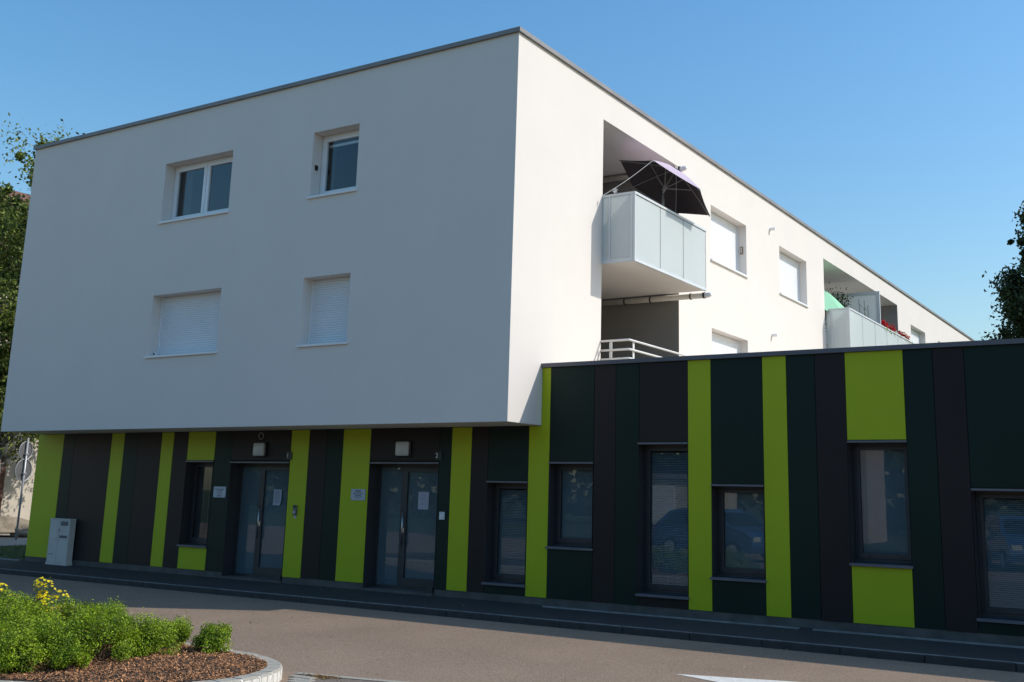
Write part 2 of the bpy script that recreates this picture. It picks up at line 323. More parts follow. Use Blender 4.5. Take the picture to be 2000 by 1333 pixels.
def wall_y(mb, y, x0, x1, z0, z1, holes, t):
    """wall face in plane Y=y (seen from -Y) with openings (xa,xb,za,zb) and reveals of depth t"""
    xs = sorted({x0, x1, *[h[0] for h in holes], *[h[1] for h in holes]}); zs = sorted({z0, z1, *[h[2] for h in holes], *[h[3] for h in holes]})
    for i in range(len(xs)-1):
        for j in range(len(zs)-1):
            cx, cz = (xs[i]+xs[i+1])/2, (zs[j]+zs[j+1])/2
            if any(h[0] < cx < h[1] and h[2] < cz < h[3] for h in holes): continue
            mb.quad((xs[i], y, zs[j]), (xs[i+1], y, zs[j]), (xs[i+1], y, zs[j+1]), (xs[i], y, zs[j+1]))
    for a, b, c, d in holes:
        mb.quad((a,y,c),(a,y+t,c),(a,y+t,d),(a,y,d)); mb.quad((b,y,c),(b,y,d),(b,y+t,d),(b,y+t,c))
        mb.quad((a,y,d),(a,y+t,d),(b,y+t,d),(b,y,d)); mb.quad((a,y,c),(b,y,c),(b,y+t,c),(a,y+t,c))
def wall_x(mb, x, y0, y1, z0, z1, holes, t):
    """wall face in plane X=x (seen from +X), reveals go to -X"""
    ys = sorted({y0, y1, *[h[0] for h in holes], *[h[1] for h in holes]}); zs = sorted({z0, z1, *[h[2] for h in holes], *[h[3] for h in holes]})
    for i in range(len(ys)-1):
        for j in range(len(zs)-1):
            cy, cz = (ys[i]+ys[i+1])/2, (zs[j]+zs[j+1])/2
            if any(h[0] < cy < h[1] and h[2] < cz < h[3] for h in holes): continue
            mb.quad((x, ys[i], zs[j]), (x, ys[i+1], zs[j]), (x, ys[i+1], zs[j+1]), (x, ys[i], zs[j+1]))
    for h in holes:
        if len(h) > 4: continue      # open recess: its sides are built on their own
        a, b, c, d = h
        mb.quad((x,a,c),(x,a,d),(x-t,a,d),(x-t,a,c)); mb.quad((x,b,c),(x-t,b,c),(x-t,b,d),(x,b,d))
        mb.quad((x,a,d),(x,b,d),(x-t,b,d),(x-t,a,d)); mb.quad((x,a,c),(x-t,a,c),(x-t,b,c),(x,b,c))

# ---------------------------------------------------------------- main dimensions
D = 1.005                    # set-back of the ground floor
ZR, ZB = 9.30, 2.688         # top and underside of the white volume
XL = -13.70; YE = 43.0
ZC = 3.717                   # top of the wing coping
PAV, ROAD = -0.185, -0.275

# ---------------------------------------------------------------- ground
def sheet(name, pts, z, material, label=None):
    o = MB().poly([(x, y, z) for x, y in pts]).build(name, material); return tag(o, kind='structure')
tag(MB().quad((-400,-400,-0.40),(400,-400,-0.40),(400,400,-0.40),(-400,400,-0.40)).build('ground', 'grass'), kind='structure')
sheet('road', [(-70,-22),(60,-22),(60,1.2),(-13.2,1.2),(-14.6,-0.2),(-20,-1.6),(-70,-6)], ROAD, 'asphalt')
# pavement along the wall, with a slight cross fall
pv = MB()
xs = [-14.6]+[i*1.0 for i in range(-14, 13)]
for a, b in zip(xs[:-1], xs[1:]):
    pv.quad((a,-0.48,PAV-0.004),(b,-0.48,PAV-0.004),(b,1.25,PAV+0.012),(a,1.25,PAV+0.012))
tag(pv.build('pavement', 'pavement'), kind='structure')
kb = tag(bpy.data.objects.new('kerb', None), kind='structure'); col.objects.link(kb); ORG[kb.name] = Vector((0,0,0))
k0 = MB().box(0.004, 0.996, -0.60, -0.478, ROAD-0.1, PAV+0.004).build('kerb_stone', 'kerb_dark', kb, bevel=0.012)
k0.location.x = -14.6
for i in range(1, 27):
    c = k0.copy(); col.objects.link(c); c.location.x = -14.6+i; c.location.z = random.uniform(-0.003, 0.003)
ke = MB(); ke.box(-14.6, 12.4, -0.585, -0.53, PAV+0.0, PAV+0.0085); ke.build('kerb_top', 'kerb_line', kb)
# shallow drain channel edge at the foot of the wing
ch = MB(); ch.box(0.25, 4.42, D-0.24, D-0.20, PAV-0.05, PAV+0.030); ch.box(4.62, 11.9, D-0.24, D-0.20, PAV-0.05, PAV+0.030)
tag(ch.build('kerb_edging', 'kerb'), kind='structure')
# grass to the left of the building and a pale path beyond
sheet('lawn', [(-45,1.05),(-14.0,1.05),(-13.9,9),(-16,20),(-45,30)], -0.17, 'grass')
ed = MB(); ed.box(-20, -13.95, 0.96, 1.04, -0.3, -0.15)
tag(ed.build('lawn_edging', 'kerb'), kind='structure')
sheet('path', [(-45,9),(-21.5,3.2),(-19.6,3.6),(-19.3,6.0),(-30,17.0),(-45,17)], -0.164, 'path')
tuft = MB()
for i in range(5200):
    x = random.uniform(-22, -13.95); y = random.uniform(1.1, 5.5)
    a = random.uniform(0, 6.28); h = random.uniform(0.03, 0.09); wd = 0.006
    if x < -19.2 and y > 3.2: continue
    dx, dy = math.cos(a)*wd, math.sin(a)*wd; lx, ly = random.uniform(-.03,.03), random.uniform(-.03,.03)
    n = len(tuft.v); tuft.v += [(x-dx,y-dy,-0.17),(x+dx,y+dy,-0.17),(x+lx,y+ly,-0.17+h)]; tuft.f.append((n,n+1,n+2))
tag(tuft.build('grass', 'blade'), 'short shaded grass on the lawn left of the building', 'grass', kind='stuff')

# far kerb and footway behind the camera, the parking bay
sheet('parking_bay', [(1.42,-5.66),(2.2,-5.47),(5.0,-4.86),(9.0,-4.9),(14,-5.1),(14,-12),(-9,-12),(-9,-8.6),(0.3,-8.3),(1.5,-7.5),(1.72,-6.6),(1.6,-6.1)], ROAD+0.004, 'asphalt2')
st = MB(); line = [(1.30,-5.62),(2.2,-5.44),(3.6,-5.13),(5.0,-4.82),(9.0,-4.86)]
for (a,b),(c,d) in zip(line[:-1], line[1:]):
    st.quad((a,b-0.045,ROAD+0.009),(c,d-0.045,ROAD+0.009),(c,d+0.045,ROAD+0.009),(a,b+0.045,ROAD+0.009))
tag(st.build('bay_edge_strip', 'stone'), kind='structure')
pvk = tag(bpy.data.objects.new('paving', None), kind='structure'); col.objects.link(pvk); ORG[pvk.name] = Vector((0,0,0))
for i in range(6):
    y = -5.72-0.105*i
    xo = 1.36+[0.02,0.12,0.21,0.28,0.33,0.36][i]
    MB().box(xo, xo+0.29-0.02*i, y-0.098, y, ROAD-0.05, ROAD+0.012+random.uniform(-.003,.003)).build('paving_block', 'stone', pvk, bevel=0.006)
# painted arrow on the road
ar = MB()
ax, ay = 4.40, -3.18
ar.poly([(ax,ay,ROAD+0.004),(ax+1.55,ay-0.50,ROAD+0.004),(ax+1.48,ay-0.12,ROAD+0.004),(ax+3.4,ay-0.14,ROAD+0.004),(ax+3.4,ay+0.06,ROAD+0.004),(ax+1.48,ay+0.06,ROAD+0.004),(ax+1.50,ay+0.43,ROAD+0.004)])
tag(ar.build('road_marking', 'paint'), 'white painted arrow tip on the sunlit asphalt', 'road marking', kind='structure')

# ---------------------------------------------------------------- the building
BLD = thing('apartment_building', 'long white apartment block overhanging a lime, green and brown striped ground floor', 'building', (0,0,0))
# openings of the white volume
XA0, XA1, XB0, XB1 = -8.92, -6.875, -4.666, -3.51
front = [(XA0,XA1,6.965,8.252),(XB0,XB1,6.965,8.252),(XA0,XA1,4.141,5.414),(XB0,XB1,4.141,5.414)]
rwin = [(8.198,10.425,6.955,8.271),(12.84,15.097,6.955,8.271),(8.198,10.425,4.13,5.36),(12.84,15.097,4.13,5.36),(27.566,30.01,6.955,8.271),(32.4,34.6,6.955,8.271)]
RY0, RY1, RX = 3.005, 6.432, -2.1
QY0, QY1 = 16.72, 25.58
holes = rwin + [(RY0,RY1,3.45,8.697,'r'),(QY0,QY1,5.90,8.697,'r')]
mb = MB()
wall_y(mb, 0.0, XL, 0.0, ZB, ZR, front, 0.25)
wall_x(mb, 0.0, 0.0, YE, ZB, ZR, holes, 0.25)
mb.quad((XL,0,ZB),(XL,0,ZR),(XL,YE,ZR),(XL,YE,ZB)); mb.quad((XL,YE,ZB),(XL,YE,ZR),(0,YE,ZR),(0,YE,ZB))
mb.build('wall', 'render', BLD)
sf = MB(); sf.quad((XL,0,ZB),(0,0,ZB),(0,D+0.1,ZB),(XL,D+0.1,ZB)); sf.build('soffit', 'ceiling', BLD)
MB().quad((XL,0,ZR),(0,0,ZR),(0,YE,ZR),(XL,YE,ZR)).build('roof', 'gravel', BLD)
def coping_x(x0, x1, y0, y1, lip_y):
    c = MB(); c.box(x0, x1, y0, y1, ZR+0.003, ZR+0.078); c.box(x0, x1, lip_y-0.010, lip_y, ZR-0.002, ZR+0.076); c.build('coping', 'coping', BLD)
x = XL-0.04
while x < 0.04-0.01:
    e = min(x+2.75, 0.04); coping_x(x, e-0.004, -0.04, 0.30, -0.0405); x = e
y = 0.30
while y < YE:
    e = min(y+3.0, YE+0.04); c = MB(); c.box(-0.30, 0.04, y, e-0.004, ZR+0.003, ZR+0.078); c.box(0.0405, 0.0505, y, e-0.004, ZR-0.002, ZR+0.076); c.build('coping', 'coping', BLD); y = e
c = MB(); c.box(0.0405,0.0505,-0.0505,0.296,ZR-0.002,ZR+0.076); c.build('coping', 'coping', BLD)
MB().box(XL-0.04,XL+0.30,0.30,YE+0.04,ZR+0.003,ZR+0.078).build('coping', 'coping', BLD)
# recesses in the right face
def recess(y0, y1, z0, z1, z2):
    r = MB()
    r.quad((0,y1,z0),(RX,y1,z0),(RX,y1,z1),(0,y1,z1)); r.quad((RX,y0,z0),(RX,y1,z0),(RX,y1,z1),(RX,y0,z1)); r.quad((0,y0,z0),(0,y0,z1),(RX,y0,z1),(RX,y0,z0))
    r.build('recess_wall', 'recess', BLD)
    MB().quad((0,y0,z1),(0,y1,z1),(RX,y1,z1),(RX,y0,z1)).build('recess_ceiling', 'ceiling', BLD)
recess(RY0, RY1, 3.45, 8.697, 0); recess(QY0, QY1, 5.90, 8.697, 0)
# glazed doors at the back of the recesses
for y0, y1, zb in ((3.6,5.8,5.92),(3.6,5.8,3.5),(17.4,19.6,5.92),(21.6,23.8,5.92)):
    f = MB()
    for a,b,c,d in ((y0,y1,zb+2.1,zb+2.18),(y0,y1,zb,zb+0.08),(y0,y0+0.08,zb+0.08,zb+2.1),(y1-0.08,y1,zb+0.08,zb+2.1),((y0+y1)/2-0.05,(y0+y1)/2+0.05,zb+0.08,zb+2.1)): f.box(RX+0.002,RX+0.06,a,b,c,d)
    fd = f.build('balcony_door', 'white_pvc', BLD)
    MB().box(RX+0.015,RX+0.03,y0+0.08,y1-0.08,zb+0.08,zb+2.1).build('pane', 'dark_glass', fd)

def slats(mb, axis, u0, u1, z0, z1, depth, sgn, h=0.045, bulge=0.010):
    n = max(1, int(round((z1-z0)/h))); h = (z1-z0)/n
    for i in range(n):
        a = z0+i*h
        prof = [(0.0,a+0.002),(bulge,a+h*0.3),(bulge,a+h*0.7),(0.0,a+h-0.004),(-0.001 if bulge < 0.003 else -0.004,a+h+0.002)]
        for (d0,za),(d1,zb_) in zip(prof[:-1], prof[1:]):
            p0, p1 = depth+sgn*d0, depth+sgn*d1
            if axis == 'y': mb.quad((u0,p0,za),(u1,p0,za),(u1,p1,zb_),(u0,p1,zb_))
            else: mb.quad((p0,u0,za),(p0,u1,za),(p1,u1,zb_),(p1,u0,zb_))
def bars(mb, axis, u0, u1, z0, z1, p0, p1, wd):
    def bb(a,b,c,d):
        if axis == 'y': mb.box(a,b,p0,p1,c,d)
        else: mb.box(p0,p1,a,b,c,d)
    bb(u0,u1,z0,z0+wd); bb(u0,u1,z1-wd,z1); bb(u0,u0+wd,z0+wd,z1-wd); bb(u1-wd,u1,z0+wd,z1-wd)

# front windows with white frames
for (x0,x1,z0,z1), kind in zip(front, ('two','one','shut','shut')):
    fr = MB(); bars(fr, 'y', x0+0.001, x1-0.001, z0+0.03, z1-0.001, 0.25, 0.32, 0.055)
    if kind == 'two':
        xm = (x0+x1)/2
        for a, b in ((x0+0.05, xm-0.006), (xm+0.006, x1-0.05)): bars(fr, 'y', a, b, z0+0.08, z1-0.05, 0.238, 0.30, 0.085)
    elif kind == 'one':
        bars(fr, 'y', x0+0.05, x1-0.05, z0+0.08, z1-0.05, 0.238, 0.30, 0.085)
    win = fr.build('window', 'white_pvc', BLD, bevel=0.004, seg=1)
    if kind in ('two','one'):
        MB().box(x0+0.1,x1-0.1,0.27,0.275,z0+0.1,z1-0.1).build('pane', 'glass', win)
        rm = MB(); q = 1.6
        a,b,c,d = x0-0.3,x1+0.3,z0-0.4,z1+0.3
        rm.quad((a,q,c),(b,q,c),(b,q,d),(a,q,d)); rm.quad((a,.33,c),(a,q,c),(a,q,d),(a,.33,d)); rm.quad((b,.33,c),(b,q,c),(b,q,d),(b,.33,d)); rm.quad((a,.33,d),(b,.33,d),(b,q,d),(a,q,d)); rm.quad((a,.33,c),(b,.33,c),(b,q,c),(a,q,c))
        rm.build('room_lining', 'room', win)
        cu = MB(); xa, xb = (x0+0.13, x0+0.42) if kind == 'two' else (x0+0.13, x0+0.24)
        n = 16
        for i in range(n):
            u0_, u1_ = xa+(xb-xa)*i/n, xa+(xb-xa)*(i+1)/n
            y0_, y1_ = 0.40+0.02*math.sin(i*1.9), 0.40+0.02*math.sin((i+1)*1.9)
            cu.quad((u0_,y0_,z0+0.05),(u1_,y1_,z0+0.05),(u1_,y1_,z1-0.02),(u0_,y0_,z1-0.02))
        cu.build('curtain', 'curtain', win, smooth=True)
        if kind == 'one': MB().box(x0+0.11,x1-0.11,0.34,0.36,z1-0.22,z1-0.17).build('roller_blind', 'white_pvc', win)
    else:
        sh = MB(); slats(sh, 'y', x0+0.035, x1-0.035, z0+0.03, z1-0.02, 0.245, -1, 0.045, 0.0045)
        tag(sh.build('shutter', 'shutter', win), kind='stuff')
        g = MB(); g.box(x0+0.001,x0+0.04,0.215,0.255,z0+0.03,z1-0.002); g.build('shutter_guide', 'white_pvc', win)
        MB().box(x1-0.04,x1-0.001,0.215,0.255,z0+0.03,z1-0.002).build('shutter_guide', 'white_pvc', win)
    s = MB(); s.hexa([(x0-0.035,-0.045,z0-0.03),(x1+0.035,-0.045,z0-0.03),(x1+0.035,0.26,z0-0.012),(x0-0.035,0.26,z0-0.012)], [(x0-0.035,-0.045,z0+0.012),(x1+0.035,-0.045,z0+0.012),(x1+0.035,0.26,z0+0.032),(x0-0.035,0.26,z0+0.032)])
    s.build('sill', 'white_pvc', win)
# right-hand windows, shutters down
for (y0,y1,z0,z1) in rwin:
    fr = MB(); bars(fr, 'x', y0+0.001, y1-0.001, z0+0.02, z1-0.001, -0.33, -0.25, 0.05)
    win = fr.build('window', 'white_pvc', BLD)
    sh = MB(); slats(sh, 'x', y0+0.035, y1-0.035, z0+0.03, z1-0.02, -0.235, 1, 0.045, 0.0015)
    tag(sh.build('shutter', 'shutter', win), kind='stuff')
    g = MB(); g.box(-0.255,-0.205,y0+0.001,y0+0.04,z0+0.03,z1-0.002); g.build('shutter_guide', 'white_pvc', win)
    MB().box(-0.255,-0.205,y1-0.04,y1-0.001,z0+0.03,z1-0.002).build('shutter_guide', 'white_pvc', win)
    s = MB(); s.hexa([(-0.26,y0-0.035,z0-0.012),(0.05,y0-0.035,z0-0.03),(0.05,y1+0.035,z0-0.03),(-0.26,y1+0.035,z0-0.012)], [(-0.26,y0-0.035,z0+0.032),(0.05,y0-0.035,z0+0.012),(0.05,y1+0.035,z0+0.012),(-0.26,y1+0.035,z0+0.032)])
    s.build('sill', 'white_pvc', win)
# overflow spouts through the facade
for y, z in ((12.15,8.56),(12.15,5.72)):
    s = MB(); s.tube([(0.0,y,z+0.012),(0.08,y,z+0.006),(0.15,y,z)], 0.042, 12, cap=True)
    s.build('overflow_spout', 'white_pvc', BLD, smooth=False)

# ---- balconies: slab > panels, rails, posts
BX = 0.653
def balcony(y0, y1, seams, zs=5.90, zt=7.16):
    sl = MB(); sl.box(RX+0.002, BX, y0+0.004, y1-0.004, zs-0.06, zs)
    b = sl.build('balcony', 'ceiling', BLD)
    # top rail and bottom rail, outside front and left end
    r = MB()
    r.box(BX+0.002,BX+0.05,y0,y1,zt-0.045,zt); r.box(0.003,BX,y0-0.002,y0+0.046,zt-0.045,zt)
    r.box(BX+0.002,BX+0.05,y0,y1,zs-0.075,zs-0.02); r.box(0.003,BX,y0-0.002,y0+0.046,zs-0.075,zs-0.005)
    r.box(0.003,BX,y1-0.046,y1,zt-0.045,zt)
    r.build('rail', 'alu', b)
    for px in (0.155, BX-0.028):
        MB().box(px-0.02,px+0.026,y0+0.001,y0+0.043,zs-0.005,zt-0.047).build('post', 'alu', b)
    MB().box(0.003,0.02,y0+0.001,y0+0.043,zs-0.005,zt-0.047).build('post', 'alu', b)
    for a, c in ((0.021,0.134),(0.182,BX-0.05)):
        MB().box(a,c,y0+0.014,y0+0.026,zs-0.004,zt-0.048).build('glass_panel', 'frosted', b)
    MB().box(BX+0.003,BX+0.048,y0+0.001,y0+0.03,zs-0.019,zt-0.047).build('post', 'alu', b)
    for a, c in zip(seams[:-1], seams[1:]):
        MB().box(BX+0.020,BX+0.032,a+0.012,c-0.012,zs-0.018,zt-0.047).build('glass_panel', 'frosted', b)
        MB().box(BX-0.03,BX+0.012,c-0.02,c+0.02,zs+0.001,zt-0.05).build('post', 'alu', b)
        # dark gasket in the joint
        MB().box(BX+0.0325,BX+0.036,c-0.010,c+0.004,zs-0.0185,zt-0.05).build('gasket', 'grey_metal', b)
        MB().box(BX+0.0325,BX+0.036,a+0.014,c-0.012,zt-0.060,zt-0.0475).build('gasket', 'grey_metal', b)
    MB().box(0.003,BX,y1-0.03,y1-0.018,zs+0.002,zt-0.048).build('glass_panel', 'frosted', b)
    return b
balcony(2.995, 6.322, [3.03, 4.105, 5.172, 6.30])
balcony(16.84, 25.50, [16.875, 18.252, 19.70, 21.14, 22.60, 24.06, 25.48])
# privacy screen across the second balcony
ps = MB(); y = 20.58
for a,b,c,d in ((-2.0,BX-0.002,8.22,8.30),(-2.0,BX-0.002,5.905,5.97),(BX-0.09,BX-0.002,5.97,8.22),(-2.0,-1.92,5.97,8.22)): ps.box(a,b,y-0.03,y+0.03,c,d)
sg = ps.build('privacy_screen', 'alu', BLD)
MB().box(-1.92,BX-0.09,y-0.006,y+0.006,5.97,8.22).build('pane', 'frosted', sg)
# drain pipes running out of the recess
for z, xe in ((5.742, 0.615), (8.60, 0.055)):
    yp = 6.33
    p = MB(); p.tube([(-2.0,yp,z+0.01),(xe+0.005,yp,z)], 0.062, 14)
    dp = p.build('drain_pipe', 'pipe', BLD, smooth=True)
    for x in (-1.25, -0.62, 0.33) if z < 7 else (-1.0,):
        MB().tube([(x-0.015,yp,z),(x+0.015,yp,z)], 0.072, 14).build('pipe_clamp', 'dark_metal', dp)
    MB().tube([(xe,yp,z),(xe+0.04,yp,z)], 0.068, 14).build('pipe_seal', 'black', dp)
    MB().tube([(xe+0.04,yp,z),(xe+0.085,yp,z-0.002),(xe+0.155,yp,z+0.012),(xe+0.18,yp,z+0.02)], [0.058,0.058,0.05,0.035], 14).build('spout', 'white_pvc', dp)

# ---- ground floor: backing wall, plinth, cladding panels, windows, doors
WX1 = 11.8
ZP = -0.059
win_g = [  # x0,x1, sill top, lintel bottom, kind
 (-8.655,-7.84,0.42,2.062,'dark'), (-1.055,-0.245,0.125,1.742,'blind'), (0.178,1.0,0.755,2.062,'film'), (1.815,2.655,0.125,2.365,'blind'),
 (3.045,3.865,0.437,1.742,'film'), (5.118,5.928,0.742,2.370,'film2'), (6.742,7.56,0.132,1.735,'blind'), (8.62,9.44,0.437,1.742,'film')]
doors = [(-7.333,-5.705),(-3.686,-2.100)]
bw = MB()
hl = [(a,b,c,d) for a,b,c,d,_ in win_g] + [(a,b,-0.14,2.045) for a,b in doors]
wall_y(bw, D+0.035, -13.80, WX1, -0.45, ZC-0.05, hl, 0.30)
bw.quad((-13.80,D+0.035,-0.45),(-13.80,D+0.035,ZB),(-13.80,YE,ZB),(-13.80,YE,-0.45))
bw.quad((WX1,D+0.035,-0.45),(WX1,D+0.035,ZC-0.05),(WX1,17,ZC-0.05),(WX1,17,-0.45))
bw.quad((0,17,-0.45),(WX1,17,-0.45),(WX1,17,ZC-0.05),(0,17,ZC-0.05))
bw.build('ground_floor_wall', 'joint', BLD)
pl = MB(); last = -13.80
for a, b in doors+[(WX1, WX1)]:
    pl.box(last, a-0.004, D+0.010, D+0.034, -0.40, ZP+0.03); last = b+0.004
pl.build('plinth', 'concrete', BLD)
MB().quad((0.001,D+0.1,3.45),(WX1,D+0.1,3.45),(WX1,17,3.45),(0.001,17,3.45)).build('roof_deck', 'gravel', BLD)
wc = MB(); wc.box(0.004,WX1+0.05,D-0.045,D+0.38,ZC-0.066,ZC); wc.box(WX1-0.33,WX1+0.05,D+0.38,17,ZC-0.066,ZC); wc.build('wing_coping', 'wing_coping', BLD)
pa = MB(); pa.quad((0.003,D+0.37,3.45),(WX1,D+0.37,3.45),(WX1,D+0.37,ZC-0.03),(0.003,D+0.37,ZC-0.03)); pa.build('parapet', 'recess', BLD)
# columns of cladding: (x0, x1, colour, opening index or None, 'd' door)
cols = [(-13.806,-12.852,'lime',None),(-12.852,-12.451,'green',None),(-12.451,-11.146,'brown',None),(-11.146,-10.71,'lime',None),(-10.71,-10.245,'green',None),
 (-10.245,-9.485,'brown',None),(-9.485,-9.103,'lime',None),(-9.103,-8.65,'brown',None),(-8.65,-7.83,'lime',0),(-7.83,-7.333,'green',None),(-7.333,-5.70,'brown','d'),
 (-5.70,-5.228,'lime',None),(-5.228,-4.773,'brown',None),(-4.773,-4.36,'green',None),(-4.36,-3.69,'lime',None),(-3.69,-2.095,'brown','d'),(-2.095,-1.834,'green',None),
 (-1.834,-1.406,'lime',None),(-1.406,-1.05,'brown',None),(-1.05,-0.234,'green',1),(-0.234,0.174,'lime',None),(0.174,1.01,'green',2),(1.01,1.405,'brown',None),
 (1.405,1.824,'green',None),(1.824,2.661,'brown',3),(2.661,3.043,'lime',None),(3.043,3.870,'green',4),(3.870,4.241,'lime',None),(4.241,4.67,'green',None),(4.67,5.112,'brown',None),
 (5.112,5.93,'lime',5),(5.93,6.326,'green',None),(6.326,6.735,'brown',None),(6.735,7.565,'green',6),(7.565,7.98,'lime',None),(7.98,8.35,'brown',None),(8.35,8.615,'green',None),(8.615,9.445,'brown',7),
 (9.445,9.85,'lime',None),(9.85,10.4,'green',None),(10.4,10.9,'brown',None),(10.9,WX1,'green',None)]
J = 0.004
def panel(x0, x1, z0, z1, c):
    jx = random.uniform(-0.0012, 0.0012)
    MB().box(x0+J, x1-J, D+jx, D+0.012+jx, z0, z1).build('cladding_panel', c, BLD)
for x0, x1, c, op in cols:
    if x1 <= -0.1: tops = ZB-0.012
    else: tops = ZC-0.07
    if x0 < 0 < x1:      # the panel at the corner runs partly under the soffit
        pz = [(x0+J,ZP),(x1-J,ZP),(x1-J,ZC-0.07),(0.005,ZC-0.07),(0.005,ZB-0.012),(x0+J,ZB-0.012)]
        MB().hexa([(a,D+0.012,b) for a,b in pz], [(a,D,b) for a,b in pz]).build('cladding_panel', c, BLD); continue
    dz = random.uniform(-0.004, 0.004)
    if op is None: panel(x0, x1, ZP+dz, tops, c)
    elif op == 'd': panel(x0, x1, 2.105, tops, c)
    else:
        _, _, zs, zl, _ = win_g[op]
        panel(x0, x1, zl+0.040, tops, c)
        if zs - ZP > 0.1: panel(x0, x1, ZP, zs-0.046, c)

def lintel(x0, x1, z, parent):
    l = MB(); l.box(x0-0.004, x1+0.004, D-0.022, D+0.030, z, z+0.030); l.build('lintel', 'grey_metal', parent)
for i, (x0,x1,z0,z1,kind) in enumerate(win_g):
    rv = 0.225
    fr = MB(); y0 = D+rv
    bars(fr, 'y', x0+0.003, x1-0.003, z0+0.004, z1-0.002, y0, y0+0.07, 0.05)
    bars(fr, 'y', x0+0.045, x1-0.045, z0+0.046, z1-0.044, y0-0.012, y0+0.05, 0.05)
    fr.box(x0+0.046, x1-0.046, y0-0.014, y0+0.048, z0+0.047, z0+0.125)      # deeper bottom rail
    win = fr.build('window', 'dark_metal', BLD, bevel=0.003, seg=1)
    gx0, gx1, gz0, gz1 = x0+0.095, x1-0.095, z0+0.125, z1-0.094
    MB().box(gx0, gx1, y0+0.015, y0+0.021, gz0, gz1).build('pane', 'glass', win)
    for fx in (0.25, 0.78):
        MB().box(x0+(x1-x0)*fx-0.03, x0+(x1-x0)*fx+0.03, y0-0.018, y0-0.0142, z0+0.074, z0+0.090).build('drain_cap', 'black', win)
    # metal reveal lining
    rl = MB()
    rl.box(x0, x0+0.0025, D-0.004, y0, z0, z1); rl.box(x1-0.0025, x1, D-0.004, y0, z0, z1); rl.box(x0+0.003, x1-0.003, D+0.031, y0, z1-0.0025, z1)
    rl.build('reveal', 'dark_metal', win)
    lintel(x0, x1, z1, win)
    s = MB(); s.hexa([(x0-0.02,D-0.045,z0-0.045),(x1+0.02,D-0.045,z0-0.045),(x1+0.02,y0,z0-0.03),(x0-0.02,y0,z0-0.03)], [(x0-0.02,D-0.045,z0-0.012),(x1+0.02,D-0.045,z0-0.012),(x1+0.02,y0,z0+0.003),(x0-0.02,y0,z0+0.003)])
    s.build('sill', 'grey_metal', win)
    yb = y0+0.06
    if kind == 'blind':
        bl = MB(); n = int((gz1-gz0)/0.026)
        for k in range(n):
            z = gz0+0.026*k
            bl.quad((gx0-0.03,yb-0.008,z),(gx1+0.03,yb-0.008,z),(gx1+0.03,yb+0.008,z+0.021),(gx0-0.03,yb+0.008,z+0.021))
        tag(bl.build('blind', 'blind', win), kind='stuff')
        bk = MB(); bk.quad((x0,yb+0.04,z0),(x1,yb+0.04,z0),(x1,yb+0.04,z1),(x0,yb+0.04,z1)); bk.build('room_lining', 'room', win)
    elif kind == 'dark':
        cu = MB(); n = 30
        for k in range(n):
            u0_, u1_ = gx0-0.03+(gx1-gx0+0.06)*k/n, gx0-0.03+(gx1-gx0+0.06)*(k+1)/n
            cu.quad((u0_,yb+0.03*math.sin(k*1.7),z0),(u1_,yb+0.03*math.sin((k+1)*1.7),z0),(u1_,yb+0.03*math.sin((k+1)*1.7),z1),(u0_,yb+0.03*math.sin(k*1.7),z1))
        cu.build('curtain', 'curtain', win, smooth=True)
    else:
        fm = MB(); fm.quad((gx0-0.03,yb,z0+0.05),(gx1+0.03,yb,z0+0.05),(gx1+0.03,yb,z1-0.03),(gx0-0.03,yb,z1-0.03)); fm.build('frosted_film', 'film', win)
for di, (x0, x1) in enumerate(doors):
    yd = D+0.27; zt = 2.045; zb = -0.14
    xs_ = x0+(x1-x0)*0.37
    fr = MB(); bars(fr, 'y', x0+0.003, x1-0.003, zb+0.002, zt-0.002, yd, yd+0.07, 0.05)
    fr.box(xs_-0.035, xs_+0.035, yd-0.004, yd+0.068, zb+0.052, zt-0.052)
    dr = fr.build('door', 'dark_metal', BLD)
    lf = MB(); bars(lf, 'y', xs_+0.036, x1-0.055, zb+0.055, zt-0.055, yd-0.012, yd+0.05, 0.075)
    lf.box(xs_+0.037, x1-0.056, yd-0.013, yd+0.049, zb+0.056, zb+0.20)
    lf.build('door_leaf', 'dark_metal', dr)
    for a, b, c in ((x0+0.055, xs_-0.036, zb+0.055), (xs_+0.112, x1-0.131, zb+0.201)):
        MB().box(a, b, yd+0.014, yd+0.020, c, zt-0.056).build('pane', 'glass', dr)
        f = MB(); f.quad((a,yd+0.024,c),(b,yd+0.024,c),(b,yd+0.024,zt-0.056),(a,yd+0.024,zt-0.056)); f.build('frosted_film', 'film', dr)
    h = MB(); hx = xs_+0.075; h.tube([(hx,yd-0.065,0.60),(hx,yd-0.065,1.23)], 0.013, 10)
    for z in (0.70, 1.13): h.tube([(hx,yd-0.065,z),(hx,yd-0.008,z)], 0.008, 8)
    h.build('handle', 'steel', dr, smooth=True)
    MB().box(hx-0.03,hx-0.012+0.02,yd-0.02,yd-0.0125,0.84,0.92).build('lock_plate', 'steel', dr)
    MB().box(x0-0.01, x1+0.01, D-0.05, yd+0.07, -0.40, zb+0.001).build('threshold', 'concrete', dr)
    MB().box(x1-0.13, x1-0.02, D+0.0-0.02, D+0.10, zb+0.002, zb+0.10).build('door_stop', 'dark_metal', dr)
    rl = MB(); rl.box(x0, x0+0.0025, D-0.004, yd, zb+0.003, zt); rl.box(x1-0.0025, x1, D-0.004, yd, zb+0.103, zt); rl.box(x0+0.003,x1-0.003,D+0.031,yd,zt-0.0025,zt)
    rl.build('reveal', 'dark_metal', dr)
    lintel(x0, x1, zt+0.002, dr)

